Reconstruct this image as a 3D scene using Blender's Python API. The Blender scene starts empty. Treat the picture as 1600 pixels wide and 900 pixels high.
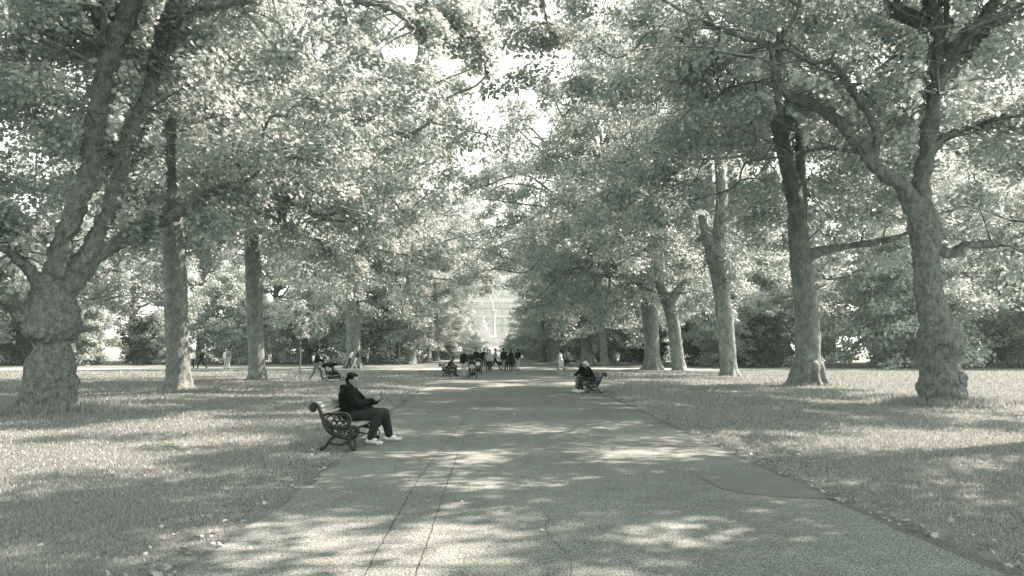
import bpy, bmesh, math, random
import numpy as np
from mathutils import Vector, Matrix

# ------------------------------------------------------------------ camera, light, exposure
S = bpy.context.scene
COL = S.collection
F = 1244.0                                   # focal length in pixels of a 1600 px wide frame
EYE = 1.68
PITCH = math.atan(96.0 / F)
cam_d = bpy.data.cameras.new('camera'); cam = bpy.data.objects.new('camera', cam_d); COL.objects.link(cam)
cam_d.sensor_width = 36.0; cam_d.lens = 36.0 * F / 1600.0
cam_d.clip_start = 0.05; cam_d.clip_end = 4000
cam.location = (0, 0, EYE); cam.rotation_euler = (math.pi / 2 + PITCH, 0, 0)
S.camera = cam

SUN_EL, SUN_AZ = math.radians(50), math.radians(64)     # azimuth measured from straight ahead (+Y) to the right (+X)
SUN_DIR = Vector((math.sin(SUN_AZ) * math.cos(SUN_EL), math.cos(SUN_AZ) * math.cos(SUN_EL), math.sin(SUN_EL)))
SUN_STRENGTH, SKY_STRENGTH, EXPOSURE = 4.3, 0.13, 2.2
W = bpy.data.worlds.new('World'); S.world = W; W.use_nodes = True
nt = W.node_tree; nt.nodes.clear()
sky = nt.nodes.new('ShaderNodeTexSky'); sky.sky_type = 'NISHITA'; sky.sun_disc = False
sky.sun_elevation = SUN_EL; sky.sun_rotation = SUN_AZ
bw = nt.nodes.new('ShaderNodeRGBToBW')
tint = nt.nodes.new('ShaderNodeMix'); tint.data_type = 'RGBA'; tint.blend_type = 'MULTIPLY'
tint.inputs[0].default_value = 1.0; tint.inputs[7].default_value = (1.0, 0.97, 0.91, 1)
bg = nt.nodes.new('ShaderNodeBackground'); bg.inputs[1].default_value = SKY_STRENGTH
wo = nt.nodes.new('ShaderNodeOutputWorld')
nt.links.new(sky.outputs[0], bw.inputs[0]); nt.links.new(bw.outputs[0], tint.inputs[6])
nt.links.new(tint.outputs[2], bg.inputs[0]); nt.links.new(bg.outputs[0], wo.inputs[0])
sun_d = bpy.data.lights.new('sun', 'SUN'); sun_d.energy = SUN_STRENGTH; sun_d.angle = math.radians(0.5)
sun_d.color = (1.0, 0.76, 0.675)
sun = bpy.data.objects.new('sun', sun_d); COL.objects.link(sun)
sun.rotation_euler = SUN_DIR.to_track_quat('Z', 'Y').to_euler(); sun.location = (40, 40, 60)
S.view_settings.view_transform = 'Standard'; S.view_settings.look = 'None'
S.view_settings.exposure = EXPOSURE; S.view_settings.gamma = 1.0; S.view_settings.use_curve_mapping = False
S.render.engine = 'CYCLES'
cy = S.cycles
cy.max_bounces = 8; cy.diffuse_bounces = 4; cy.glossy_bounces = 2; cy.transmission_bounces = 5
cy.volume_bounces = 1; cy.transparent_max_bounces = 6; cy.caustics_reflective = False; cy.caustics_refractive = False
cy.sample_clamp_indirect = 6.0
cy.use_denoising = True
try:
    cy.denoiser = 'OPENIMAGEDENOISE'; cy.denoising_prefilter = 'ACCURATE'
except Exception: pass

# ------------------------------------------------------------------ pixel <-> world
_cp, _sp = math.cos(PITCH), math.sin(PITCH)
def at(px, py, Y):
    u = (px - 800) / F; v = (450 - py) / F
    d = np.array([u, _cp - v * _sp, _sp + v * _cp])
    return np.array([0, 0, EYE]) + d * (Y / d[1])
def gnd(px, py):
    u = (px - 800) / F; v = (450 - py) / F
    d = np.array([u, _cp - v * _sp, _sp + v * _cp])
    return np.array([0, 0, EYE]) + d * (-EYE / d[2])
def proj(P):
    P = np.atleast_2d(P); x, y, z = P[:, 0], P[:, 1], P[:, 2] - EYE
    f = y * _cp + z * _sp; f = np.where(f < 0.1, 0.1, f); up = -y * _sp + z * _cp
    return np.stack([800 + F * x / f, 450 - F * up / f], 1)
def pr(px, Y): return px * Y / F                  # pixels -> metres at depth Y

# ------------------------------------------------------------------ materials
def T(v, sat=1.0):
    r, b = max(.2, 1 - 0.175 * sat), max(.3, 1 - 0.07 * sat)
    return (v * r, v, v * b, 1)
def new_mat(name):
    m = bpy.data.materials.new(name); m.use_nodes = True
    n = m.node_tree; n.nodes.clear()
    return m, n
def mat_plain(name, col, rough=0.7, var=0.25, scale=8.0, bump=0.0, bscale=60.0, spec=0.3, metal=0.0):
    m, n = new_mat(name); N = n.nodes.new; L = n.links.new
    o = N('ShaderNodeOutputMaterial'); p = N('ShaderNodeBsdfPrincipled')
    p.inputs['Roughness'].default_value = rough; p.inputs['Specular IOR Level'].default_value = spec
    p.inputs['Metallic'].default_value = metal
    tc = N('ShaderNodeTexCoord'); no = N('ShaderNodeTexNoise'); no.inputs['Scale'].default_value = scale; no.inputs['Detail'].default_value = 6
    mr = N('ShaderNodeMapRange'); mr.inputs[1].default_value = 0.3; mr.inputs[2].default_value = 0.7
    mr.inputs[3].default_value = 1 - var; mr.inputs[4].default_value = 1 + var
    mx = N('ShaderNodeMix'); mx.data_type = 'RGBA'; mx.blend_type = 'MULTIPLY'; mx.inputs[0].default_value = 1
    mx.inputs[6].default_value = col
    L(tc.outputs['Object'], no.inputs['Vector']); L(no.outputs[0], mr.inputs[0]); L(mr.outputs[0], mx.inputs[7])
    L(mx.outputs[2], p.inputs['Base Color']); L(p.outputs[0], o.inputs[0])
    if bump > 0:
        nb = N('ShaderNodeTexNoise'); nb.inputs['Scale'].default_value = bscale; nb.inputs['Detail'].default_value = 5
        b = N('ShaderNodeBump'); b.inputs['Strength'].default_value = bump; b.inputs['Distance'].default_value = 0.02
        L(tc.outputs['Object'], nb.inputs['Vector']); L(nb.outputs[0], b.inputs['Height']); L(b.outputs[0], p.inputs['Normal'])
    return m
def mat_leaf(name, v, trans=0.45, gloss=0.06, lo=0.55, hi=1.5, sat=1.0, tv=1.15):
    m, n = new_mat(name); N = n.nodes.new; L = n.links.new
    o = N('ShaderNodeOutputMaterial')
    geo = N('ShaderNodeNewGeometry'); mr = N('ShaderNodeMapRange'); mr.inputs[3].default_value = lo; mr.inputs[4].default_value = hi
    L(geo.outputs['Random Per Island'], mr.inputs[0])
    def tinted(c):
        mx = N('ShaderNodeMix'); mx.data_type = 'RGBA'; mx.blend_type = 'MULTIPLY'; mx.inputs[0].default_value = 1
        mx.inputs[6].default_value = c; L(mr.outputs[0], mx.inputs[7]); return mx.outputs[2]
    d = N('ShaderNodeBsdfDiffuse'); t = N('ShaderNodeBsdfTranslucent'); g = N('ShaderNodeBsdfGlossy')
    g.inputs['Roughness'].default_value = 0.42; g.inputs[0].default_value = (0.9, 0.9, 0.85, 1)
    L(tinted(T(v, sat)), d.inputs[0]); L(tinted(T(v * tv, sat * 0.9)), t.inputs[0])
    m1 = N('ShaderNodeMixShader'); m1.inputs[0].default_value = trans
    m2 = N('ShaderNodeMixShader'); m2.inputs[0].default_value = gloss
    L(d.outputs[0], m1.inputs[1]); L(t.outputs[0], m1.inputs[2]); L(m1.outputs[0], m2.inputs[1]); L(g.outputs[0], m2.inputs[2])
    L(m2.outputs[0], o.inputs[0])
    return m
def mat_bark(name, v, contrast=0.45, scale=3.0, bump=0.6, fine=1.0):
    m, n = new_mat(name); N = n.nodes.new; L = n.links.new
    o = N('ShaderNodeOutputMaterial'); p = N('ShaderNodeBsdfPrincipled'); p.inputs['Roughness'].default_value = 0.9
    p.inputs['Specular IOR Level'].default_value = 0.15
    tc = N('ShaderNodeTexCoord'); mp = N('ShaderNodeMapping'); mp.inputs['Scale'].default_value = (1, 1, 0.6)
    L(tc.outputs['Object'], mp.inputs[0])
    a = N('ShaderNodeTexNoise'); a.inputs['Scale'].default_value = scale; a.inputs['Detail'].default_value = 8; a.inputs['Roughness'].default_value = 0.65
    vo = N('ShaderNodeTexVoronoi'); vo.inputs['Scale'].default_value = scale * 3.5; vo.feature = 'F1'
    wv = N('ShaderNodeTexNoise'); wv.inputs['Scale'].default_value = 14 * fine; wv.inputs['Detail'].default_value = 10; wv.inputs['Roughness'].default_value = 0.75
    for q in (a, vo, wv): L(mp.outputs[0], q.inputs['Vector'])
    cr = N('ShaderNodeValToRGB'); e = cr.color_ramp.elements
    e[0].position = 0.32; e[0].color = T(v * (1 - contrast), 1.2); e[1].position = 0.68; e[1].color = T(v * (1 + contrast), 0.8)
    ad = N('ShaderNodeMath'); ad.operation = 'MULTIPLY_ADD'; ad.inputs[1].default_value = 0.2
    L(vo.outputs['Color'], ad.inputs[0]); L(a.outputs[0], ad.inputs[2])
    ad2 = N('ShaderNodeMath'); ad2.operation = 'SUBTRACT'; ad2.inputs[1].default_value = 0.10; L(ad.outputs[0], ad2.inputs[0])
    L(ad2.outputs[0], cr.inputs[0])
    mr = N('ShaderNodeMapRange'); mr.inputs[1].default_value = 0.35; mr.inputs[2].default_value = 0.65; mr.inputs[3].default_value = 0.5; mr.inputs[4].default_value = 1.4
    L(wv.outputs[0], mr.inputs[0])
    mx = N('ShaderNodeMix'); mx.data_type = 'RGBA'; mx.blend_type = 'MULTIPLY'; mx.inputs[0].default_value = 1
    L(cr.outputs[0], mx.inputs[6]); L(mr.outputs[0], mx.inputs[7]); L(mx.outputs[2], p.inputs['Base Color'])
    b = N('ShaderNodeBump'); b.inputs['Strength'].default_value = bump; b.inputs['Distance'].default_value = 0.05
    L(wv.outputs[0], b.inputs['Height']); L(b.outputs[0], p.inputs['Normal']); L(p.outputs[0], o.inputs[0])
    return m
def mat_ground(name, va, vb, s1, s2, speck=0.0, speck_scale=200, bump=0.4, bdist=0.01, rough=0.95, patch=0.3):
    m, n = new_mat(name); N = n.nodes.new; L = n.links.new
    o = N('ShaderNodeOutputMaterial'); p = N('ShaderNodeBsdfPrincipled'); p.inputs['Roughness'].default_value = rough
    p.inputs['Specular IOR Level'].default_value = 0.2
    tc = N('ShaderNodeTexCoord')
    a = N('ShaderNodeTexNoise'); a.inputs['Scale'].default_value = s1; a.inputs['Detail'].default_value = 6
    c = N('ShaderNodeTexNoise'); c.inputs['Scale'].default_value = s2; c.inputs['Detail'].default_value = 8; c.inputs['Roughness'].default_value = 0.7
    k = N('ShaderNodeTexNoise'); k.inputs['Scale'].default_value = speck_scale; k.inputs['Detail'].default_value = 3
    for q in (a, c, k): L(tc.outputs['Object'], q.inputs['Vector'])
    cr = N('ShaderNodeValToRGB'); e = cr.color_ramp.elements
    e[0].position = 0.3; e[0].color = T(va); e[1].position = 0.7; e[1].color = T(vb)
    mm = N('ShaderNodeMath'); mm.operation = 'MULTIPLY_ADD'; mm.inputs[1].default_value = patch
    s = N('ShaderNodeMath'); s.operation = 'MULTIPLY'; s.inputs[1].default_value = 1 - patch
    L(c.outputs[0], s.inputs[0]); L(a.outputs[0], mm.inputs[0]); L(s.outputs[0], mm.inputs[2]); L(mm.outputs[0], cr.inputs[0])
    mr = N('ShaderNodeMapRange'); mr.inputs[1].default_value = 0.35; mr.inputs[2].default_value = 0.65
    mr.inputs[3].default_value = 1 - speck; mr.inputs[4].default_value = 1 + speck
    L(k.outputs[0], mr.inputs[0])
    mx = N('ShaderNodeMix'); mx.data_type = 'RGBA'; mx.blend_type = 'MULTIPLY'; mx.inputs[0].default_value = 1
    L(cr.outputs[0], mx.inputs[6]); L(mr.outputs[0], mx.inputs[7]); L(mx.outputs[2], p.inputs['Base Color'])
    b = N('ShaderNodeBump'); b.inputs['Strength'].default_value = bump; b.inputs['Distance'].default_value = bdist
    L(k.outputs[0], b.inputs['Height']); L(b.outputs[0], p.inputs['Normal']); L(p.outputs[0], o.inputs[0])
    return m

M = {}
M['lawn'] = mat_ground('lawn', 0.06, 0.27, 0.4, 6, 0.35, 60, 0.6, 0.02, .95, .5)
M['path'] = mat_ground('asphalt', 0.135, 0.26, 0.35, 2.2, 0.8, 80, 1.0, 0.007, 0.85, .5)
M['patch'] = mat_ground('asphalt_patch', 0.15, 0.19, 0.6, 5, 0.12, 150, 0.25, 0.003, 0.8)
M['soil'] = mat_ground('soil', 0.10, 0.2, 1.2, 9, 0.4, 70, 0.8, 0.02)
M['crack'] = mat_plain('crack_fill', T(0.045), 0.95)
M['grass'] = mat_leaf('grass_blade', 0.33, 0.40, 0.03, 0.7, 1.3, .7)
M['leaf'] = mat_leaf('plane_leaf', 0.43, 0.52, 0.04, .6, 1.3)
M['leaf_dark'] = mat_leaf('evergreen_leaf', 0.085, 0.25, 0.0, .4, 1.6)
M['leaf_shrub'] = mat_leaf('shrub_leaf', 0.50, 0.5, 0.06)
M['litter'] = mat_leaf('fallen_leaf', 0.36, 0.15, 0.04, 0.5, 1.3, 0.4)
M['bark'] = mat_bark('plane_bark', 0.22, 0.4, 2.4, 0.8, 1.4)
M['bark_burr'] = mat_bark('burred_bark', 0.23, 0.42, 7.0, 1.0, 2.4)
M['bark_pale'] = mat_bark('pale_bark', 0.23, 0.45, 2.4, 0.6, 1.3)
M['iron'] = mat_plain('black_iron', T(0.012, 2.5), 0.45, 0.2, 20, 0.2, 80, 0.5)
M['slat'] = mat_plain('weathered_slat', T(0.26, 0.7), 0.75, 0.45, 14, 0.4, 50)
M['black_cloth'] = mat_plain('black_cloth', T(0.012, 1.8), 0.95, 0.3, 10, 0.3, 40, 0.06)
M['dark_cloth'] = mat_plain('dark_cloth', T(0.04, 1.4), 0.95, 0.3, 10, 0.3, 40, 0.06)
M['denim'] = mat_plain('dark_denim', T(0.04, 1.2), 0.95, 0.35, 12, 0.4, 60, 0.08)
M['grey_cloth'] = mat_plain('grey_cloth', T(0.2), 0.85, 0.25, 10, 0.3, 40)
M['pale_cloth'] = mat_plain('pale_cloth', T(0.45, 0.6), 0.85, 0.2, 10, 0.3, 40)
M['white_cloth'] = mat_plain('white_cloth', T(0.75, 0.3), 0.8, 0.1, 10, 0.2, 40)
M['skin'] = mat_plain('skin', T(0.22, 0.4), 0.55, 0.12, 20)
M['hair_dark'] = mat_plain('dark_hair', T(0.012, 2.2), 0.85, 0.4, 60, 0.5, 120, 0.08)
M['hair_grey'] = mat_plain('grey_hair', T(0.14), 0.6, 0.3, 60, 0.5, 120)
M['hair_fair'] = mat_plain('fair_hair', T(0.6, 0.4), 0.55, 0.25, 60, 0.5, 120)
M['rubber'] = mat_plain('rubber', T(0.02, 2), 0.8)
M['metal'] = mat_plain('grey_metal', T(0.3), 0.35, 0.1, 8, 0, 60, 0.5, 0.6)
M['screen'] = mat_plain('phone_glass', T(0.02), 0.15, 0.05, 8, 0, 60, 0.6)
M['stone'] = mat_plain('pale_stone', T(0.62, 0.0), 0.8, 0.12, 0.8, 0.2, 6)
M['stone_dark'] = mat_plain('darker_stone', T(0.48, 0.1), 0.8, 0.15, 0.8, 0.2, 6)  # stone a tone darker than the pale one
M['brick'] = mat_plain('hall_brick', T(0.6, 0.0), 0.85, 0.12, 1.2, 0.2, 6)
M['glass'] = mat_plain('window_glass', T(0.42), 0.25, 0.2, 1.0)
M['wood'] = mat_plain('stake_wood', T(0.2), 0.8, 0.3, 10)

# ------------------------------------------------------------------ object helpers
def tag(o, label=None, cat=None, group=None, kind=None):
    if label: o['label'] = label
    if cat: o['category'] = cat
    if group: o['group'] = group
    if kind: o['kind'] = kind
    return o
def empty(name, loc, rz=0.0):
    o = bpy.data.objects.new(name, None); COL.objects.link(o); o.location = tuple(loc); o.rotation_euler = (0, 0, rz)
    o.empty_display_size = 0.3
    return o
def add_obj(name, mesh, parent=None):
    o = bpy.data.objects.new(name, mesh); COL.objects.link(o)
    if parent: o.parent = parent
    return o
def np_mesh(name, V, faces_flat, starts, mat, smooth=False):
    me = bpy.data.meshes.new(name)
    me.vertices.add(len(V)); me.vertices.foreach_set('co', np.ascontiguousarray(V, dtype=np.float32).ravel())
    me.loops.add(len(faces_flat)); me.loops.foreach_set('vertex_index', np.ascontiguousarray(faces_flat, dtype=np.int32))
    me.polygons.add(len(starts)); me.polygons.foreach_set('loop_start', np.ascontiguousarray(starts, dtype=np.int32))
    if smooth: me.polygons.foreach_set('use_smooth', np.ones(len(starts), dtype=bool))
    me.update(calc_edges=True); me.validate()
    if mat: me.materials.append(mat)
    return me
class MB:
    """collects primitives; build() links them as one mesh object"""
    def __init__(s): s.v = []; s.f = []
    def add(s, vs, fs):
        b = len(s.v); s.v.extend([tuple(map(float, p)) for p in vs]); s.f.extend([tuple(b + i for i in f) for f in fs]); return s
    def box(s, c, d, rot=None):
        hx, hy, hz = d[0] / 2, d[1] / 2, d[2] / 2
        P = [Vector((x, y, z)) for x in (-hx, hx) for y in (-hy, hy) for z in (-hz, hz)]
        if rot is not None: P = [rot @ p for p in P]
        P = [p + Vector(c) for p in P]
        return s.add(P, [(0, 1, 3, 2), (4, 6, 7, 5), (0, 4, 5, 1), (2, 3, 7, 6), (0, 2, 6, 4), (1, 5, 7, 3)])
    def tube(s, pts, rad, seg=10, flat=None, round_ends=False):
        P = np.array(pts, float); n = len(P); R = np.array(rad, float) if np.ndim(rad) else np.full(n, float(rad))
        if round_ends:
            d0 = P[0] - P[1]; d0 /= np.linalg.norm(d0) + 1e-9; d1 = P[-1] - P[-2]; d1 /= np.linalg.norm(d1) + 1e-9
            r0, r1 = R[0], R[-1]
            pre = [P[0] + d0 * r0 * k for k in (0.95, 0.75, 0.4)]; post = [P[-1] + d1 * r1 * k for k in (0.4, 0.75, 0.95)]
            P = np.vstack([pre, P, post]); R = np.concatenate([[r0 * .31, r0 * .66, r0 * .917], R, [r1 * .917, r1 * .66, r1 * .31]]); n = len(P)
        tg = np.gradient(P, axis=0); tg /= np.linalg.norm(tg, axis=1)[:, None] + 1e-12
        ref = np.array([0, 0, 1.0]) if abs(tg[0][2]) < 0.9 else np.array([1.0, 0, 0])
        a = np.cross(tg[0], ref); a /= np.linalg.norm(a); vs = []
        for i in range(n):
            a = a - tg[i] * np.dot(a, tg[i]); a /= np.linalg.norm(a) + 1e-12; b = np.cross(tg[i], a)
            for k in range(seg):
                th = 2 * math.pi * k / seg
                vs.append(P[i] + R[i] * (math.cos(th) * a + math.sin(th) * b))
        fs = [(i * seg + k, i * seg + (k + 1) % seg, (i + 1) * seg + (k + 1) % seg, (i + 1) * seg + k) for i in range(n - 1) for k in range(seg)]
        fs.append(tuple(reversed(range(seg)))); fs.append(tuple((n - 1) * seg + k for k in range(seg)))
        return s.add(vs, fs)
    def ball(s, c, r, seg=14, rings=9, rot=None):
        r = (r, r, r) if np.ndim(r) == 0 else r; vs = []; 
        for i in range(1, rings):
            ph = math.pi * i / rings
            for k in range(seg):
                th = 2 * math.pi * k / seg
                vs.append(Vector((r[0] * math.sin(ph) * math.cos(th), r[1] * math.sin(ph) * math.sin(th), r[2] * math.cos(ph))))
        vs.append(Vector((0, 0, r[2]))); vs.append(Vector((0, 0, -r[2])))
        if rot is not None: vs = [rot @ p for p in vs]
        vs = [p + Vector(c) for p in vs]
        nr = rings - 1; t, b = nr * seg, nr * seg + 1
        fs = [(i * seg + k, (i + 1) * seg + k, (i + 1) * seg + (k + 1) % seg, i * seg + (k + 1) % seg) for i in range(nr - 1) for k in range(seg)]
        fs += [(t, k, (k + 1) % seg) for k in range(seg)] + [(b, (nr - 1) * seg + (k + 1) % seg, (nr - 1) * seg + k) for k in range(seg)]
        return s.add(vs, fs)
    def torus(s, c, R, r, axis='y', seg=16, sub=6, sc=(1, 1)):
        pts = []
        for k in range(seg + 1):
            th = 2 * math.pi * k / seg; u, w = R * sc[0] * math.cos(th), R * sc[1] * math.sin(th)
            pts.append((c[0] + u, c[1], c[2] + w) if axis == 'y' else ((c[0], c[1] + u, c[2] + w) if axis == 'x' else (c[0] + u, c[1] + w, c[2])))
        return s.tube(pts, r, sub)
    def lathe(s, prof, seg=24, c=(0, 0, 0), a0=0.0, a1=2 * math.pi):
        full = abs(a1 - a0 - 2 * math.pi) < 1e-6; cnt = seg if full else seg + 1
        vs = [(c[0] + r * math.cos(a0 + (a1 - a0) * k / seg), c[1] + r * math.sin(a0 + (a1 - a0) * k / seg), c[2] + z) for r, z in prof for k in range(cnt)]
        fs = []
        for i in range(len(prof) - 1):
            for k in range(seg):
                k2 = (k + 1) % cnt if full else k + 1
                fs.append((i * cnt + k, i * cnt + k2, (i + 1) * cnt + k2, (i + 1) * cnt + k))
        return s.add(vs, fs)
    def prism(s, poly, y0, y1):
        """outline in x-z extruded along y"""
        n = len(poly); vs = [(p[0], y0, p[1]) for p in poly] + [(p[0], y1, p[1]) for p in poly]
        fs = [tuple(range(n)), tuple(reversed(range(n, 2 * n)))] + [(i, i + n, (i + 1) % n + n, (i + 1) % n) for i in range(n)]
        return s.add(vs, fs)
    def mesh(s, name, mat, smooth=True):
        me = bpy.data.meshes.new(name); me.from_pydata(s.v, [], s.f); me.update()
        if smooth: me.polygons.foreach_set('use_smooth', np.ones(len(me.polygons), dtype=bool))
        if mat: me.materials.append(mat)
        return me
    def build(s, name, mat, parent=None, smooth=True): return add_obj(name, s.mesh(name, mat, smooth), parent)
def spline(P, per=6):
    """Catmull-Rom through rows of P (any width)"""
    P = np.array(P, float)
    if len(P) < 3: return np.array([P[0] + (P[-1] - P[0]) * t for t in np.linspace(0, 1, per + 1)])
    Q = np.vstack([2 * P[0] - P[1], P, 2 * P[-1] - P[-2]]); out = []
    for i in range(len(P) - 1):
        p0, p1, p2, p3 = Q[i:i + 4]
        for t in np.linspace(0, 1, per, endpoint=False):
            out.append(0.5 * (2 * p1 + (p2 - p0) * t + (2 * p0 - 5 * p1 + 4 * p2 - p3) * t * t + (3 * p1 - p0 - 3 * p2 + p3) * t ** 3))
    out.append(P[-1]); return np.array(out)
def bevel(o, w=0.005, seg=2):
    m = o.modifiers.new('bevel', 'BEVEL'); m.width = w; m.segments = seg; m.limit_method = 'ANGLE'; return o
def blend(o, voxel, smooth=4, fac=0.5):
    m = o.modifiers.new('remesh', 'REMESH'); m.mode = 'VOXEL'; m.voxel_size = voxel; m.use_smooth_shade = True
    if smooth:
        q = o.modifiers.new('smooth', 'SMOOTH'); q.factor = fac; q.iterations = smooth
    return o
def displace(o, size, strength, kind='CLOUDS'):
    t = bpy.data.textures.new(o.name + '_tex', kind); t.noise_scale = size
    d = o.modifiers.new('displace', 'DISPLACE'); d.texture = t; d.strength = strength; d.mid_level = 0.5; d.texture_coords = 'LOCAL'
    return o
def copy_tree(o, parent=None):
    c = o.copy(); COL.objects.link(c)
    if parent: c.parent = parent
    for ch in o.children: copy_tree(ch, c)
    return c

# value noise for gaps and lobes
_rs = np.random.RandomState(5); _NG = _rs.rand(32, 32, 32)
def vnoise(P, s):
    Q = np.asarray(P) * s; i = np.floor(Q).astype(int); f = Q - i; f = f * f * (3 - 2 * f); r = 0
    for dx in (0, 1):
        for dy in (0, 1):
            for dz in (0, 1):
                w = (f[..., 0] if dx else 1 - f[..., 0]) * (f[..., 1] if dy else 1 - f[..., 1]) * (f[..., 2] if dz else 1 - f[..., 2])
                r = r + w * _NG[(i[..., 0] + dx) % 32, (i[..., 1] + dy) % 32, (i[..., 2] + dz) % 32]
    return r

# ------------------------------------------------------------------ the setting
g = 1100.0
lawn = MB().add([(-g, -g, 0), (g, -g, 0), (g, g, 0), (-g, g, 0)], [(0, 1, 2, 3)]).build('lawn', M['lawn'], None, False); tag(lawn, kind='structure')
L_EDGE = [(-14, -2.3), (2, -2.4), (6, -2.43), (10, -2.5), (13.5, -2.62), (20, -3.15), (30, -3.55), (47.5, -4.2), (65, -4.7), (95, -5.6), (150, -7.6), (226, -11.0)]
R_EDGE = [(-14, 3.9), (2, 3.8), (6, 3.7), (9, 3.59), (15, 3.5), (33, 3.42), (50, 3.1), (65, 2.8), (95, 1.8), (150, -0.2), (226, -3.8)]
def edge_x(E, Y): return np.interp(Y, [e[0] for e in E], [e[1] for e in E])
def strip(name, mat, off, z, jit, seed):
    rng = np.random.RandomState(seed); Ys = np.concatenate([np.arange(-14, 40, 0.22), np.arange(40, 226.1, 1.5)])
    n1 = np.convolve(rng.randn(len(Ys) + 6), np.ones(4) / 4, 'same')[:len(Ys)]; n2 = np.convolve(rng.randn(len(Ys) + 6), np.ones(4) / 4, 'same')[:len(Ys)]
    w1 = np.interp(Ys, np.arange(-20, 240, 3.1), rng.randn(84)); w2 = np.interp(Ys, np.arange(-20, 240, 3.1), rng.randn(84))
    xl = edge_x(L_EDGE, Ys) - off + jit * (n1 + w1); xr = edge_x(R_EDGE, Ys) + off + jit * (n2 * 0.6 + w2 * 0.6)
    V = np.concatenate([np.stack([xl, Ys, np.full_like(Ys, z)], 1), np.stack([xr, Ys, np.full_like(Ys, z)], 1)])
    n = len(Ys); f = np.array([[i, i + n, i + n + 1, i + 1] for i in range(n - 1)])
    o = add_obj(name, np_mesh(name, V, f.ravel(), np.arange(0, f.size, 4), mat)); tag(o, kind='structure'); return o
strip('soil_verge', M['soil'], 0.22, 0.004, 0.16, 3)
strip('path', M['path'], 0.0, 0.009, 0.085, 4)
# sunlit cross path of pale gravel beyond the lawn
cp = MB().add([(-120, 66, 0.014), (120, 64, 0.014), (120, 69.5, 0.014), (-120, 71.5, 0.014)], [(0, 1, 2, 3)])
M['gravel'] = mat_ground('pale_gravel', 0.30, 0.40, 0.4, 3, 0.25, 60, 0.5, 0.01)
tag(cp.build('cross_path', M['gravel'], None, False), kind='structure')
pp = [gnd(*q) for q in ((1078, 737), (1120, 741), (1190, 741), (1232, 747), (1268, 764), (1308, 781), (1240, 779), (1165, 773), (1125, 764), (1098, 750))]
tag(MB().add([(p[0], p[1], 0.013) for p in pp], [tuple(reversed(range(len(pp))))]).build('asphalt_patch', M['patch'], None, False), kind='structure')
def crack(pts, w, seed):
    rng = np.random.RandomState(seed); P = spline([gnd(*p)[:2] for p in pts], 30); n = len(P)
    wob = np.convolve(rng.randn(n), np.ones(3) / 3, 'same') * 0.009; ww = w * (0.55 + 0.8 * rng.rand(n))
    V = [(P[i][0] + wob[i] - ww[i], P[i][1], 0.0135) for i in range(n)] + [(P[i][0] + wob[i] + ww[i], P[i][1], 0.0135) for i in range(n)]
    tag(MB().add(V, [(i, i + n, i + n + 1, i + 1) for i in range(n - 1)]).build('path_crack', M['crack'], None, False), kind='structure')
crack([(560, 925), (586, 870), (625, 800), (662, 738), (700, 690), (735, 645)], 0.0042, 1)
crack([(645, 930), (655, 885), (678, 820), (700, 752), (718, 705), (733, 668)], 0.0042, 2)
crack([(893, 905), (889, 872), (868, 850), (852, 828), (858, 812), (850, 800)], 0.0025, 6)

# ------------------------------------------------------------------ leaves
_star = [(0, -0.10), (0.20, -0.30), (0.24, -0.06), (0.52, 0.02), (0.30, 0.20), (0.42, 0.52), (0.14, 0.42), (0, 0.72), (-0.14, 0.42), (-0.42, 0.52), (-0.30, 0.20), (-0.52, 0.02), (-0.24, -0.06), (-0.20, -0.30)]
SHAPES = {
    'plane': np.array(_star),
    'simple': np.array([(0, -0.35), (0.40, -0.05), (0.34, 0.36), (0, 0.65), (-0.34, 0.36), (-0.40, -0.05)]),
    'small': np.array([(0, -0.5), (0.33, 0.0), (0, 0.6), (-0.33, 0.0)]),
}
def unit(a): return a / (np.linalg.norm(a, axis=-1, keepdims=True) + 1e-9)
def leaves(P, N, D, size, shape, cup=0.25):
    """one polygon per leaf: centres P, normals N, tip directions D"""
    sh = SHAPES[shape]; k = len(sh); n = len(P)
    N = unit(N); D = unit(D - N * np.sum(D * N, 1)[:, None]); B = np.cross(D, N)
    u = sh[:, 0][None, :, None]; v = sh[:, 1][None, :, None]; s = size[:, None, None]
    h = -cup * (np.abs(u) ** 1.3 + 0.6 * np.maximum(v, 0) ** 2)
    V = P[:, None, :] + s * (u * B[:, None, :] + v * D[:, None, :] + h * N[:, None, :])
    return V.reshape(-1, 3), np.arange(n * k), np.arange(0, n * k, k)
def clump_leaves(rng, C, per, size, spread, axis, droop=0.35):
    """leaf positions for clump centres C; axis = crown centre for the outward direction"""
    n = len(C); idx = np.repeat(np.arange(n), per); m = len(idx)
    sp = spread * (0.7 + 0.6 * rng.rand(n))[idx][:, None]
    d = unit(rng.randn(m, 3)) * (rng.rand(m) ** 0.45)[:, None] * np.array([1, 1, 0.5]) * sp
    rad = np.linalg.norm(d[:, :2], axis=1)
    d[:, 2] -= droop * rad ** 1.5
    P = C[idx] + d
    out = unit(P - axis) * np.array([1, 1, 0.3])
    N = np.array([0, 0, 0.9]) + 0.35 * out + 0.5 * unit(d) * np.array([1, 1, 0.2]) + 0.55 * rng.randn(m, 3)
    D = unit(d + 0.6 * out * spread) + np.array([0, 0, -0.7]) + 0.4 * rng.randn(m, 3)
    return P, N, D, size * (0.6 + 0.7 * rng.rand(m))

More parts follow.
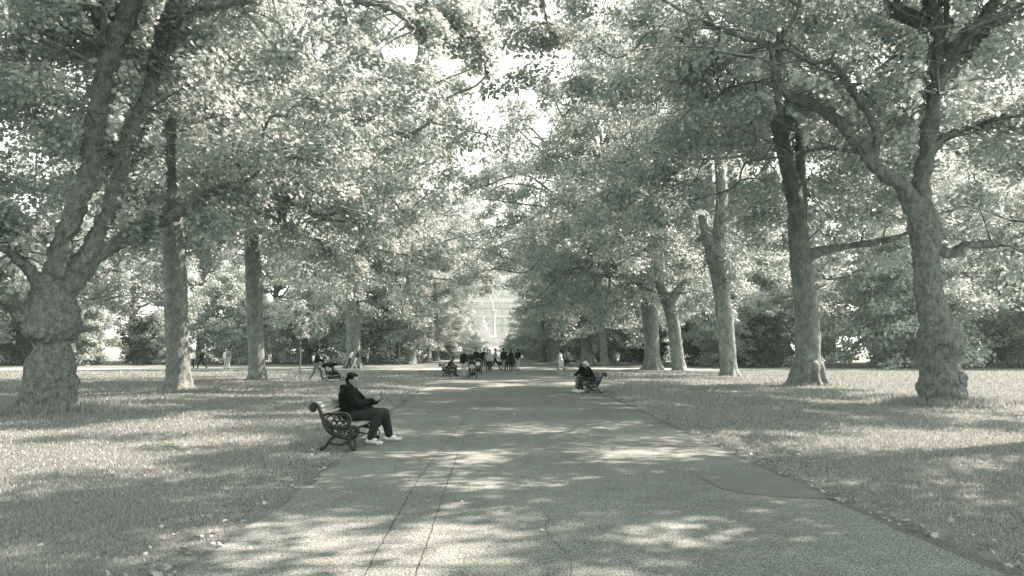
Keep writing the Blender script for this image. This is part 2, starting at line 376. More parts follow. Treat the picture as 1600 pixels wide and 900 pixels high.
KEEP = []         # (pixel polyline, depth, half-width px): limbs the photograph shows bare
KEEP.append(([(585, 25), (625, 75)], 70, 30)); KEEP.append(([(712, 110), (735, 165)], 70, 20))
def keepout(P):
    q = proj(P); ok = np.ones(len(P), bool)
    for poly, Y, hw in KEEP:
        near = P[:, 1] < Y + 0.4; d = np.full(len(P), 1e9)
        for a, b in zip(poly[:-1], poly[1:]):
            a = np.array(a[:2], float); b = np.array(b[:2], float); ab = b - a
            t = np.clip(((q - a) @ ab) / (ab @ ab), 0, 1); d = np.minimum(d, np.linalg.norm(q - (a + t[:, None] * ab), axis=1))
        ok &= ~(near & (d < hw))
    return ok

PROFILE = ([0, .08, .2, .4, .6, .78, .92, 1.0], [.60, .86, .98, 1.0, .9, .7, .42, .08])
def boughs(rng, n_limb, z0, z1, R, fork, top, subs=9, min_in=0.45, prof=PROFILE, shift=(0, 0)):
    """limb paths and clump centres in tree-local metres; fork/top = heights on the trunk axis the limbs leave from"""
    limbs, clumps = [], []
    k = 0; ga = math.pi * (3 - math.sqrt(5)); ph = rng.rand() * 6.28
    while k < n_limb:
        t = ((k + 0.5) / n_limb + rng.uniform(-.04, .04)); t = min(max(t, 0), 1); z = z0 + t * (z1 - z0)
        th = ph + k * ga + rng.uniform(-.3, .3)
        r = R * np.interp(t, *prof) * rng.uniform(min_in, 1.0) ** 0.6 * (0.85 + 0.3 * rng.rand())
        end = np.array([r * math.cos(th) + shift[0], r * math.sin(th) + shift[1], z])
        zs = fork + (top - fork) * (0.05 + 0.55 * t + 0.4 * rng.rand())
        st = np.array([0, 0, zs]); mid = st + (end - st) * 0.5 + np.array([0, 0, 0.10 * r]) + rng.randn(3) * 0.06 * r
        limbs.append((st, mid, end))
        pth = spline([st, mid, end], 6); m = len(pth)
        for j in range(subs):
            i = rng.randint(int(m * .35), m); base = pth[i]
            d = unit(rng.randn(3) * np.array([1, 1, .55]) + 0.5 * unit(end - st)); ln = rng.uniform(0.7, 2.4)
            tip = base + d * ln + np.array([0, 0, -0.12 * ln]); clumps.append((base, tip))
        k += 1
    return limbs, clumps
def limb_mesh(mb, limbs, clumps, r0=0.17, seg=6, twig=0.022, every=2, more=None):
    pts = [] if more is None else [more]
    for st, mid, end in limbs:
        ln = np.linalg.norm(end - st); q0 = spline([st, mid, end], 3); wr = np.random.RandomState(int(abs(end[0] * 971 + end[2] * 577)) % 99991)
        if ln > 8.5 and r0 < .09: continue
        q0[1:-1] += wr.randn(len(q0) - 2, 3) * .045 * ln; p = spline(q0, 3); ra = r0 * min(1.3, 0.35 + ln / 11)
        mb.tube(p, np.linspace(ra, 0.03, len(p)), seg); pts.append(p)
    pts = np.vstack(pts) if pts else None
    for b, t in clumps[::every]:
        if pts is not None:                        # every twig starts on a limb
            d = np.linalg.norm(pts - b, axis=1); i = int(np.argmin(d))
            if d[i] > 2.2: continue
            b = pts[i]
        m = (b + t) / 2 + np.array([0, 0, 0.08]); mb.tube([b, m, t], [twig * 1.5, twig, twig * .5], 4)
def crown_mesh(name, rng, limbs, clumps, per, size, spread, shape, mat, axis_z, off=(0, 0, 0), filt=None, gap=0.30, gapscale=0.33, always=None):
    C = np.array([t for b, t in clumps] + [(b + t) / 2 for b, t in clumps[::2]] + [e for _, _, e in limbs])
    nz = vnoise(C + 50 + rng.rand() * 20, gapscale); C = C[nz > gap]
    if always is not None and len(always): C = np.vstack([C, always])
    P, N, D, s = clump_leaves(rng, C, per, size, spread, np.array([0, 0, axis_z]))
    if filt is not None:
        ok = filt(P + np.array(off)); P, N, D, s = P[ok], N[ok], D[ok], s[ok]
    V, f, st = leaves(P, N, D, s, shape)
    return np_mesh(name, V, f, st, mat)

# prototypes shared by the many trees
PROTO = []
def make_proto(seed, z0, z1, R, n_limb, per, size, fork, top, gap=0.30, subs=9, mat='leaf', shape='simple', spread=0.95, gapscale=.33, lr=.11):
    rng = np.random.RandomState(seed); li, cl = boughs(rng, n_limb, z0, z1, R, fork, top, subs)
    b = MB(); limb_mesh(b, li, cl, r0=lr)
    pts = spline([(0, 0, -0.1), (0.05, 0.05, 0.35), (0, 0.08, 2), (0.1, 0, fork), (-0.1, 0.1, (fork + top) / 2), (0.05, 0, top), (0, 0, z1 - 2)], 6)
    zz = pts[:, 2]; r = np.interp(zz, [-.1, .25, .8, 2, fork, top, z1 - 2], [0.85, .68, .55, .48, .44, .22, .05])
    tr = MB().tube(pts, r, 16)
    return dict(trunk=tr.mesh('trunk', M['bark']), branches=b.mesh('branches', M['bark']),
                crown=crown_mesh('crown', rng, li, cl, per, size, spread, shape, M[mat], (z0 + z1) * .42, gap=gap, gapscale=gapscale))
for sd in (11, 12, 13, 14):
    PROTO.append(make_proto(sd, 4.4, 24, 10.0, 48, 150, 0.195, 4.5, 15, gap=.37, gapscale=.26, shape='small'))
BUSH = [make_proto(21, 0.5, 9, 5.2, 34, 90, 0.20, 1.0, 5, gap=0.28, mat='leaf_shrub', spread=0.9),
        make_proto(22, 0.5, 13, 6.0, 42, 100, 0.21, 1.5, 8, gap=0.30, mat='leaf_shrub', spread=1.0)]
DARK = [make_proto(31, 0.2, 8, 3.6, 34, 30, 0.30, 0.8, 4.5, gap=0.36, mat='leaf_dark', shape='simple', spread=0.8)]

def plant(proto, name, loc, sc, rz, label, cat, group=None, trunk=None, crown_off=(0, 0, 0)):
    e = empty(name, loc, rz); e.scale = (sc, sc, sc * random.uniform(0.95, 1.08))
    tag(e, label, cat, group)
    if trunk is None: add_obj('trunk', proto['trunk'], e)
    for k in ('branches', 'crown'):
        o = add_obj(k, proto[k], e); o.location = crown_off
    return e

def shaped_tree(name, base, Y, trunk_prof, limbs_px, label, mat, voxel=0.06, burr=None, crown=None, proto=None, seed=1, group=None, rz=0.0, sc=1.0, crown_off=(0, 0, 0)):
    """tree with its own trunk: trunk_prof rows (y, x left, x right) in photo pixels at depth Y; limbs_px list of ([(px,py,half-width px, dY)...])"""
    B = gnd(*base); B = np.array([B[0], Y, 0.0]); e = empty(name, B); tag(e, label, 'tree', group)
    mb = MB(); tp = []
    for y, xl, xr in trunk_prof:
        p = at((xl + xr) / 2, y, Y); tp.append([*(p - B), pr((xr - xl) / 2, Y)])
    tp = np.array(tp); tp[0, 2] = min(tp[0, 2], -0.1)
    q = spline(tp, 6); mb.tube(q[:, :3], q[:, 3], 24, round_ends=False)
    rr = np.random.RandomState(seed + int(Y)); br = float(tp[1, 3]); cx, cyy = tp[1, 0], tp[1, 1]      # root flare
    for k_ in range(0 if mat == 'bark_burr' else 9):
        a_ = k_ * .698 + rr.uniform(-.25, .25); d_ = np.array([math.cos(a_), math.sin(a_), 0]); ln_ = br * rr.uniform(1.1, 1.35); c_ = np.array([cx, cyy, 0])
        mb.tube(spline([c_ + d_ * br * .62 + [0, 0, br * 1.1], c_ + d_ * br * .85 + [0, 0, br * .42], c_ + d_ * ln_ + [0, 0, -.03]], 4), np.linspace(.20, .10, 9) * br, 8, round_ends=True)
    ends = []
    for L in limbs_px:
        P = np.array([[*(at(px, py, Y + dy) - B), pr(hw, Y)] for px, py, hw, dy in L]); q = spline(P, 5)
        mb.tube(q[:, :3], np.maximum(q[:, 3], 0.015), 12, round_ends=True); ends.append(q)
    o = mb.build('trunk', M[mat], e); blend(o, voxel, 3)
    if burr: displace(o, burr[0], burr[1]); displace(o, burr[0] * 0.3, burr[1] * 0.45); displace(o, burr[0] * 0.13, burr[1] * 0.25)
    if crown:
        rng = np.random.RandomState(seed); li, cl = boughs(rng, **crown['b'])
        if ends:
            Q = np.vstack([q[len(q) // 3:, :3] for q in ends]); nl = []
            for a_, m_, e_ in li:
                c_ = np.linalg.norm(Q - e_, axis=1) + 2.0 * np.maximum(0, Q[:, 2] - e_[2]); st_ = Q[np.argmin(c_)]
                nl.append((st_, (st_ + e_) / 2 + np.array([0, 0, .08 * np.linalg.norm(e_ - st_)]) + rng.randn(3) * .25, e_))
            li = nl
        spr = []
        for q in ends:                              # sprays along the drawn limbs
            for _ in range(int(crown.get('sprays', 10) * (1 if len(q) < 28 else .7))):
                i = rng.randint(len(q) // 2, len(q)); b = q[i, :3]; d = unit(rng.randn(3) * np.array([1, 1, .6])); tip = b + d * rng.uniform(.6, 2.0); cl.append((b, tip)); spr += [tip, (b + tip) / 2]
        bb = MB(); limb_mesh(bb, li, cl, every=1, r0=crown.get('r0', 0.14), more=Q if ends else None); bb.build('branches', M['bark'], e)
        me = crown_mesh('crown', rng, li, cl, crown['per'], crown['size'], crown.get('spread', .9), crown.get('shape', 'plane'), M['leaf'], 9,
                        off=B, filt=keepout, gap=crown.get('gap', .3), gapscale=crown.get('gs', .2), always=np.array(spr) if spr else None)
        add_obj('crown', me, e)
    elif proto is not None:
        for k in ('branches', 'crown'):
            c = add_obj(k, proto[k], e); c.rotation_euler = (0, 0, rz if not isinstance(sc, tuple) else (math.pi if rz > 2 else 0.0)); c.scale = sc if isinstance(sc, tuple) else (sc, sc, sc); c.location = crown_off
    return e

# limbs of the two burred trees in front, measured on the photograph
A_Y, D_Y, E_Y = 22.2, 24.9, 36.7
A_limbs = [
    [(80, 455, 19, 0), (93, 395, 16, -.1), (119, 325, 15, -.2), (138, 270, 13, -.3), (146, 210, 13, -.3), (160, 125, 14, -.4), (186, 50, 14, -.6), (215, -20, 13, -.9), (250, -110, 12, -1.2)],
    [(104, 452, 16, .2), (145, 378, 13, .5), (180, 302, 12, .8), (203, 215, 11, 1.0), (240, 120, 11, 1.0), (262, 45, 11, 1.0), (285, -20, 10, 1), (300, -90, 9, 1)],
    [(105, 455, 18, .3), (140, 408, 15, .6), (182, 378, 12, .9), (240, 350, 11, 1.2), (290, 328, 9, 1.5), (330, 300, 7, 2), (380, 285, 4, 2.5)],
    [(70, 452, 14, -.2), (50, 428, 9, -.4), (28, 402, 7, -.6), (0, 388, 6, -.8), (-60, 380, 4, -1)],
    [(262, 45, 9, 1.0), (295, 14, 8, 1.0), (340, 10, 7, .8), (395, -3, 6, .6), (470, -20, 5, .4), (560, 0, 5, 0), (620, 20, 4, -.4), (655, 55, 2.5, -.6)],
    [(285, -20, 9, 1), (380, -70, 8, 1.2), (500, -90, 7, 1.4), (610, -60, 6, 1.6), (690, 0, 4, 1.8), (740, 60, 3, 2.0), (765, 125, 2, 2.1)],
    [(500, -90, 6, 1.4), (640, -130, 6, 2.5), (760, -100, 5, 3.5), (830, -30, 4, 4.2), (860, 50, 2.5, 4.6)],
    [(170, 45, 8, -.5), (150, 20, 6, -.5), (130, -5, 5, -.5), (100, -40, 4, -.5)],
]
D_limbs = [
    [(1440, 345, 17, 0), (1440, 300, 14, 0), (1446, 250, 13, .1), (1455, 190, 12, .2), (1463, 135, 10, .2), (1467, 85, 8, .2), (1465, 30, 7, .1), (1450, -30, 6, 0)],
    [(1462, 140, 9, .2), (1485, 100, 8, -.1), (1510, 65, 8, -.2), (1535, 30, 8, -.3), (1565, -15, 7, -.5)],
    [(1436, 340, 16, -.1), (1410, 292, 12, -.3), (1375, 268, 10, -.5), (1340, 222, 9, -.6), (1300, 182, 8, -.7), (1262, 160, 8, -.8), (1225, 143, 7, -1), (1212, 118, 6, -1.1), (1206, 78, 5, -1.2)],
    [(1362, 258, 8, -.5), (1371, 212, 6, -.6), (1350, 166, 6, -.7), (1325, 133, 5, -.8), (1300, 97, 5, -.9), (1268, 98, 4, -1), (1240, 82, 4, -1.1), (1205, 68, 4, -1.3), (1165, 60, 4, -1.4), (1115, 40, 3, -1.6)],
    [(1205, 72, 4, -1.2), (1175, 78, 3.5, -1.3), (1140, 95, 3, -1.4), (1115, 118, 2, -1.5)],
    [(1225, 143, 4, -1), (1190, 128, 3, -1), (1135, 138, 2, -1)],
    [(1452, 235, 8, .4), (1490, 208, 7, .7), (1530, 196, 6, 1), (1580, 192, 5, 1.3), (1650, 200, 4, 1.6)],
    [(1455, 388, 12, .2), (1490, 396, 8, .5), (1508, 385, 7, .5), (1550, 382, 5, .6), (1600, 386, 4, .8), (1660, 395, 3, 1)],
    [(1466, 55, 6, .2), (1440, 32, 4.5, .1), (1400, 16, 4, 0), (1380, -6, 3, -.2)],
    [(1467, 75, 5, .2), (1478, 30, 4, .3), (1482, -10, 4, .3)],
    [(1514, 60, 5, -.2), (1545, 30, 4, -.2), (1590, 18, 3.5, -.2), (1640, 8, 3, -.2)],
]
E_limbs = [
    [(1256, 402, 11, 0), (1285, 392, 8, -.4), (1325, 384, 6, -.8), (1362, 379, 6, -1.2), (1390, 374, 5, -1.5), (1425, 362, 3, -1.8)],
    [(1246, 340, 13, 0), (1238, 290, 13, 0), (1226, 240, 12, 0), (1216, 190, 11, .2), (1212, 130, 9, .4), (1220, 60, 7, .5)],
    [(1250, 370, 11, 0), (1252, 310, 10, .3), (1250, 230, 8, .6), (1252, 150, 6, 1)],
]
for L, Y in [(l, A_Y) for l in A_limbs[:3]] + [(l, D_Y) for l in D_limbs[:4]] + [(D_limbs[7], D_Y), (E_limbs[0], E_Y)]:
    KEEP.append((L, Y, 20))
for L, Y in [(l, A_Y) for l in A_limbs] + [(l, D_Y) for l in D_limbs]: KEEP.append((L, Y, 15))
KEEP.append(([(1140, 590), (1125, 500), (1116, 405), (1096, 340)], 49.8, 15)); KEEP.append(([(1118, 405), (1127, 310), (1124, 260)], 49.8, 12))
KEEP.append(([(75, 640), (80, 440)], A_Y, 60)); KEEP.append(([(1472, 640), (1440, 330)], D_Y, 42))
KEEP.append(([(280, 610), (270, 340)], 32.6, 24)); KEEP.append(([(270, 340), (266, 190)], 32.6, 9)); KEEP.append(([(1226, 200), (1212, 130), (1220, 50)], E_Y, 9)); KEEP.append(([(402, 600), (398, 450)], 42.6, 18)); KEEP.append(([(1262, 600), (1245, 300), (1226, 200)], E_Y, 24))

shaped_tree('plane_tree', (75, 642), A_Y,
            [(652, 26, 128), (640, 33, 119), (622, 37, 117), (600, 39, 116), (580, 42, 116), (556, 50, 111), (541, 55, 107), (530, 47, 115), (510, 41, 122), (485, 43, 120), (465, 50, 114), (446, 56, 110)],
            A_limbs, 'burly forked plane tree with swollen burred trunk beside the left lawn, nearest on the left', 'bark_burr', 0.045, (0.42, 0.26),
            dict(b=dict(n_limb=44, z0=6.2, z1=21, R=10.5, fork=5.5, top=12, subs=9, shift=(0, 2.0)), per=150, size=0.145, sprays=14, gap=.38, r0=.06), seed=41)
shaped_tree('plane_tree', (1472, 632), D_Y,
            [(642, 1438, 1510), (630, 1440, 1507), (612, 1438, 1507), (595, 1438, 1506), (577, 1440, 1499), (566, 1442, 1493), (548, 1438, 1501), (530, 1437, 1504), (510, 1438, 1494), (490, 1436, 1480), (465, 1432, 1475), (440, 1430, 1470), (400, 1427, 1466), (372, 1423, 1468), (348, 1420, 1466), (328, 1424, 1456)],
            D_limbs, 'lumpy burred plane tree with contorted bare limbs, nearest on the right lawn', 'bark_burr', 0.045, (0.42, 0.22),
            dict(b=dict(n_limb=44, z0=6.8, z1=22, R=11, shift=(-1.0, 2.0), fork=6.5, top=12, subs=9), per=150, size=0.145, sprays=9, gap=.41, r0=.06), seed=42)
shaped_tree('plane_tree', (1262, 603), E_Y,
            [(610, 1224, 1302), (602, 1232, 1294), (590, 1240, 1287), (570, 1243, 1282), (530, 1243, 1281), (480, 1242, 1278), (430, 1237, 1270), (390, 1233, 1266), (340, 1230, 1258)],
            E_limbs, 'tall plane tree with flared root base and one level bough, second on the right', 'bark', 0.07, (0.4, 0.10),
            dict(b=dict(n_limb=60, z0=6.5, z1=26, R=10.8, fork=7, top=15, subs=9, shift=(-3.5, 0)), per=170, size=0.165, sprays=7, r0=.06, gap=.40, shape='simple', spread=.95), seed=43)
shaped_tree('plane_tree', (280, 612), 32.6,
            [(620, 248, 310), (611, 257, 303), (598, 260, 299), (570, 260, 296), (520, 259, 294), (460, 258, 292), (400, 256, 289), (340, 254, 285), (260, 250, 276), (170, 254, 274)],
            [[(270, 320, 11, 0), (300, 250, 8, .4), (330, 180, 6, .8)], [(266, 280, 10, 0), (235, 220, 8, .5), (215, 150, 6, 1)]],
            'straight upright plane tree, second on the left behind the burly forked one', 'bark', 0.07, (0.4, 0.08),
            dict(b=dict(n_limb=58, z0=6.0, z1=26, R=11.5, fork=7, top=15, subs=9), per=170, size=0.165, sprays=7, r0=.06, gap=.40, shape='simple', spread=.95), seed=44)
shaped_tree('plane_tree', (402, 597), 42.6,
            [(602, 378, 428), (595, 386, 420), (585, 388, 416), (550, 388, 413), (500, 386, 411), (440, 384, 410), (380, 382, 405), (300, 384, 402)],
            [[(396, 330, 9, 0), (420, 260, 7, .4)], [(394, 320, 9, 0), (370, 250, 7, .5)]],
            'slimmer plane tree third on the left, standing behind the pram pusher', 'bark', 0.09, (0.4, 0.06), proto=PROTO[0], rz=0.7, sc=(1.22,.85,1.2), crown_off=(.8,0,0))
shaped_tree('plane_tree', (1140, 588), 49.8,
            [(593, 1118, 1162), (587, 1124, 1156), (575, 1126, 1152), (540, 1123, 1149), (500, 1119, 1146), (460, 1115, 1140), (420, 1108, 1134), (395, 1102, 1130)],
            [[(1116, 405, 13, 0), (1106, 375, 8, 0), (1096, 340, 6, .4)], [(1120, 400, 13, 0), (1124, 360, 11, 0), (1127, 310, 9, .2), (1122, 240, 7, .4)]],
            'pale smooth plane tree leaning left, third on the right', 'bark_pale', 0.09, (0.4, 0.05), crown=dict(b=dict(n_limb=52, z0=6.2, z1=28, R=11.5, fork=7, top=16, subs=9, shift=(-5.0, 0)), per=160, size=.175, sprays=7, r0=.06, gap=.38, shape='small', spread=.95), seed=45)
shaped_tree('plane_tree', (1062, 580), 61.5,
            [(584, 1044, 1080), (579, 1050, 1074), (560, 1048, 1069), (520, 1044, 1064), (490, 1039, 1059), (465, 1032, 1053)],
            [[(1043, 475, 9, 0), (1032, 445, 7, 0), (1020, 400, 5, 0)], [(1046, 475, 9, 0), (1062, 450, 6, 0), (1082, 430, 5, .3)]],
            'pale forked plane tree leaning left beside a thicker grey trunk, right row', 'bark_pale', 0.1, (0.4, 0.05), proto=PROTO[2], rz=4.0, sc=1.2, crown_off=(-4,0,0))
shaped_tree('plane_tree', (1018, 578), 65.5,
            [(583, 996, 1044), (577, 1003, 1036), (565, 1007, 1031), (530, 1006, 1030), (490, 1003, 1028), (450, 998, 1024), (420, 990, 1018)],
            [[(1005, 430, 10, 0), (995, 400, 8, 0), (985, 360, 6, 0)], [(1010, 430, 10, 0), (1018, 390, 8, 0), (1022, 340, 6, .3)]],
            'thick grey plane trunk with buttressed base, left of the leaning pale tree', 'bark', 0.1, (0.4, 0.06), proto=PROTO[3], rz=5.1, sc=1.2, crown_off=(-3.5,0,-1.2))
shaped_tree('plane_tree', (551, 576), 72.0,
            [(582, 532, 574), (575, 538, 567), (560, 541, 563), (520, 541, 563), (480, 541, 562), (440, 541, 560)],
            [[(550, 450, 8, 0), (556, 400, 6, 0)], [(550, 450, 8, 0), (542, 390, 6, 0)]],
            'thick plane tree on the left with two people leaning on its trunk', 'bark', 0.1, (0.4, 0.06), proto=PROTO[2], rz=1.2, sc=(1.2,.85,1.2), crown_off=(1.8,0,-1.0))
shaped_tree('plane_tree', (918, 570), 91.0,
            [(574, 898, 940), (569, 905, 932), (555, 908, 928), (530, 908, 924), (500, 905, 920)],
            [[(912, 510, 6, 0), (900, 470, 5, 0)]], 'dark plane tree with wide flared base behind the right bench', 'bark', 0.12, (0.4, 0.06), proto=PROTO[1], rz=3.3, sc=1.1, crown_off=(4,0,-2.4))
shaped_tree('plane_tree', (943, 571), 84.0,
            [(575, 930, 960), (570, 936, 954), (555, 937, 950), (520, 936, 948), (480, 935, 947)],
            [[(941, 490, 5, 0), (946, 450, 4, 0)]], 'slim dark plane tree just right of the flared one, right row', 'bark', 0.12, (0.4, 0.04), proto=PROTO[0], rz=0.3, sc=1.1, crown_off=(3,0,-2.4))

HIGH = make_proto(51, 12.2, 26, 12.5, 50, 100, 0.19, 10.5, 18, gap=0.49, gapscale=.32, lr=.03)
random.seed(4)
def add_high(t, off, sc=1.0, rz=0.0):
    for k in ('crown',):
        o = add_obj(k, HIGH[k], t); o.location = off; o.scale = (sc, sc, sc); o.rotation_euler = (0, 0, rz)
# remaining trees of the two rows
row = [  # px of the trunk, depth, scale, label
    (641, 93, 1.1, -4.0, 'grey plane tree in the far left row, trunk clear of the shrubs'),
    (668, 106, .95, -4.0, 'plane tree of the left row behind the clear grey trunk'),
    (681, 118, .9, -4.0, 'dark plane trunk far along the left row before the shrubs'),
    (848, 112, .85, 5.0, 'dark plane tree at the far right of the avenue beside the crowd'),
    (868, 104, .9, 4.5, 'far plane tree of the right row behind the lady in white'),
]
for px, Y, sc, off, lab in row:
    p = at(px, 546, Y); t = plant(random.choice(PROTO), 'plane_tree', (p[0], Y, 0), sc, 0.0, lab, 'tree', crown_off=(off, 0, -2.2))
    for c in t.children:
        if c.name.split('.')[0] != 'trunk': c.rotation_euler = (0, 0, random.uniform(0, 6.28))
    add_high(t, (3.0 if px < 760 else 1.0, 0, -.5), 1.0, px)
for i, (X, Y) in enumerate([(-16, 130), (-17, 143), (-18, 157), (12.5, 124), (13.0, 137), (14, 151), (14.5, 166), (-23, 172)]):
    plant(PROTO[i % 4], 'plane_tree', (X, Y, 0), 0.86, random.uniform(0, 6.28), 'plane tree at the distant end of the avenue near the memorial', 'tree', 'last trees of the avenue', crown_off=(0, 0, -2.2))
for i, (X, Y) in enumerate([(-17.5, 149), (11.5, 143), (13, 160), (-20, 182), (12, 186)]):
    plant(HIGH, 'plane_tree', (X, Y, 0), 0.95 if Y < 170 else .78, 0.0, 'plane tree at the distant end of the avenue near the memorial', 'tree', 'last trees of the avenue', crown_off=(7 if X < 0 else -7, 0, 0))
# row trees out of view and one added; crowns shaped to shade the foreground
for i, (X, Y, sc) in enumerate([(13.0, 10.5, 1.0), (13.5, -1.0, 1.0), (16.5, 17.5, 1.0)]):
    plant(HIGH, 'plane_tree', (X, Y, 0), sc, random.uniform(0, 6.28), 'mostly unseen plane tree beside the photographer, crown shaped to shade the foreground', 'tree', 'trees beside the photographer', crown_off=[(-3, 1, 0), (-2, 0, 0), (-8, 2, 0), (1, 0, 0)][i])

# woodland and shrubs behind the lawns
rng = np.random.RandomState(77)
for i in range(30):
    left = i < 15
    X = (-18 - 5.6 * (i % 15) if left else 21 + 5.2 * (i % 15)) + rng.uniform(-2, 2); Y = (92 if left else 82) + rng.uniform(-12, 12)
    plant(BUSH[i % 2], 'shrub_tree', (X, Y, 0), rng.uniform(.6, 1.45), rng.uniform(0, 6.28),
          'bushy low woodland tree edging the %s lawn' % ('left' if left else 'right'), 'tree', 'woodland edge on the %s' % ('left' if left else 'right'))
for i in range(26):
    left = i < 13
    X = (-22 - 10 * (i % 13) if left else 24 + 9 * (i % 13)) + rng.uniform(-2, 2); Y = (106 if left else 97) + rng.uniform(-4, 12)
    plant(PROTO[i % 4], 'woodland_tree', (X, Y, -1.5), rng.uniform(.95, 1.2), rng.uniform(0, 6.28),
          'tall woodland tree standing behind the shrubs on the %s' % ('left' if left else 'right'), 'tree', 'tall woodland on the %s' % ('left' if left else 'right'))
for i, (px, Y, sc) in enumerate([(1192, 76, .62), (1092, 84, .6), (1480, 82, .7), (1580, 86, .7), (30, 86, .6), (230, 90, .7), (690, 128, .6), (1010, 92, .6)]):
    p = at(px, 546, Y); plant(DARK[0], 'evergreen_shrub', (p[0], Y, 0), sc, rng.uniform(0, 6.28),
        ['dark rounded evergreen in the shade between the second and third right trees', 'dark evergreen between the two pale leaning trees', 'dark evergreen behind the lumpy right tree', 'dark evergreen at the far right edge of the lawn',
         'dark evergreen at the far left edge of the lawn', 'dark evergreen just left of the straight upright tree', 'dark evergreen low beside the left avenue end', 'dark evergreen behind the buttressed grey trunk'][i], 'shrub')
p = at(803, 546, 165); plant(BUSH[0], 'round_shrub', (p[0], 165, 0), 0.62, 1.0, 'rounded pale shrub behind the crowd in front of the memorial', 'shrub')
p = at(735, 546, 160); plant(BUSH[0], 'round_shrub', (p[0], 160, 0), 0.62, 3.0, 'rounded pale shrub left of the memorial steps', 'shrub')
for px, Y, sc in ((708, 150, .8), (834, 142, .75), (852, 135, .8), (690, 140, .8), (905, 118, .9), (940, 112, .85), (975, 116, 1.0), (1010, 108, .9), (880, 128, .9)):
    p = at(px, 546, Y); plant(BUSH[1], 'shrub_tree', (p[0], Y, 0), sc, px, 'bushy low tree closing the far end of the avenue', 'tree', 'low trees at the avenue end')
for X, Y in ((38, 78), (50, 84), (62, 80), (74, 90), (-46, 88), (-60, 84), (-72, 94)):
    plant(PROTO[int(abs(X)) % 4], 'woodland_tree', (X, Y, -2.0), 1.2, X, 'tall woodland tree standing behind the shrubs on the %s' % ('left' if X < 0 else 'right'), 'tree', 'tall woodland on the %s' % ('left' if X < 0 else 'right'))
# saplings
def sapling(px, py, Y, h, lab):
    p = at(px, 546, Y); e = empty('sapling', (p[0], Y, 0)); tag(e, lab, 'tree'); rg = np.random.RandomState(int(px))
    MB().tube(spline([(0, 0, -.05), (.03, .02, h * .3), (-.02, 0, h * .6), (.04, 0, h)], 4), np.linspace(.05, .015, 13), 8).build('trunk', M['bark_pale'], e)
    cl = [(np.array([0, 0, z]), np.array([0, 0, z]) + unit(rg.randn(3)) * rg.uniform(.3, .9)) for z in rg.uniform(h * .55, h, 26)]
    b = MB(); limb_mesh(b, [], cl, every=1, twig=.012); b.build('branches', M['bark_pale'], e)
    add_obj('crown', crown_mesh('crown', rg, [], cl, 24, .16, .4, 'simple', M['leaf'], h * .7, gap=0), e)
sapling(469, 585, 54, 5.0, 'thin young sapling on the left lawn beside the pram pusher')
sapling(624, 562, 88, 6.0, 'slender sapling left of the far grey plane trunk')

# ------------------------------------------------------------------ memorial and hall at the end of the avenue
MX, MY = at(752, 546, 230)[0], 230.0
mem = empty('memorial', (MX, MY, 0)); tag(mem, 'pale stone memorial on broad steps with statue and clustered columns at the avenue end', 'memorial')
m_ = MB()
for k in range(9): m_.box((0, 4, 0.18 + 0.36 * k), (36 - 1.1 * k, 16 - 1.1 * k, 0.36))
m_.build('steps', M['stone'], mem, False)
m_ = MB(); m_.box((0, 5, 4.05), (24, 8.5, 1.6)); m_.box((0, 5, 4.98), (24.5, 9.0, 0.26)); m_.build('podium', M['stone'], mem, False)
m_ = MB(); m_.box((.6, 2.2, 5.45), (4.2, 2.6, 0.68)); m_.box((.6, 2.2, 6.4), (3.4, 2.0, 1.3)); m_.box((.6, 2.2, 7.15), (3.7, 2.3, 0.24)); m_.build('pedestal', M['stone'], mem, False)
m_ = MB(); m_.tube(spline([(.6, 2.2, 7.2), (.6, 2.1, 8.3), (.55, 2.2, 9.4), (.6, 2.2, 10.3)], 5), np.interp(np.linspace(0, 1, 16), [0, .3, .6, .85, 1], [1.15, .95, .62, .55, .25]), 12, round_ends=True)
m_.ball((.6, 2.15, 10.75), (.3, .33, .4)); m_.tube([(.15, 2.1, 9.9), (-.35, 1.8, 9.1), (-.1, 1.5, 8.5)], [.22, .18, .14], 8, round_ends=True); m_.tube([(1.05, 2.1, 9.9), (1.5, 1.8, 9.1), (1.25, 1.5, 8.5)], [.22, .18, .14], 8, round_ends=True)
m_.ball((1.3, 1.8, 7.7), (.6, .6, .55)); m_.ball((-.2, 1.9, 7.7), (.6, .6, .55))
st = m_.build('statue', M['stone'], mem); blend(st, 0.09, 3)
for cx in (3.2, -9.6):
    m_ = MB()
    for dx, dy in ((-.42, -.42), (.42, -.42), (-.42, .42), (.42, .42)): m_.lathe([(.36, 0), (.36, .3), (.26, .45), (.25, 6.2), (.34, 6.6), (.42, 6.9)], 14, (cx + dx, 4 + dy, 5.9))
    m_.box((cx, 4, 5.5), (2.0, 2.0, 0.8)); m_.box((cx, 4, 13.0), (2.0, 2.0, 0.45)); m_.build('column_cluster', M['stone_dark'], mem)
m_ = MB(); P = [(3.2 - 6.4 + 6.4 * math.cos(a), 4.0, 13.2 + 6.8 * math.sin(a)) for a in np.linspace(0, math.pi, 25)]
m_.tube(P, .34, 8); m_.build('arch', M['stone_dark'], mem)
m_ = MB(); m_.prism([(-11, 20.6), (4.6, 20.6), (-3.2, 29)], 3.3, 4.7); m_.build('gable', M['stone'], mem, False)
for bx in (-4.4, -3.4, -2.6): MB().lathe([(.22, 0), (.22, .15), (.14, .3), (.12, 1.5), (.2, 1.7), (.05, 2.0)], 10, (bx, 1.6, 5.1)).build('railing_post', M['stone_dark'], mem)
m_ = MB(); m_.box((8.4, .9, 6.6), (7.6, .12, .12)); m_.box((8.4, .9, 5.7), (7.6, .1, .1))
for k in range(16): m_.box((4.8 + k * .48, .9, 5.85), (.08, .08, 1.5))
m_.build('railing', M['stone_dark'], mem, False)
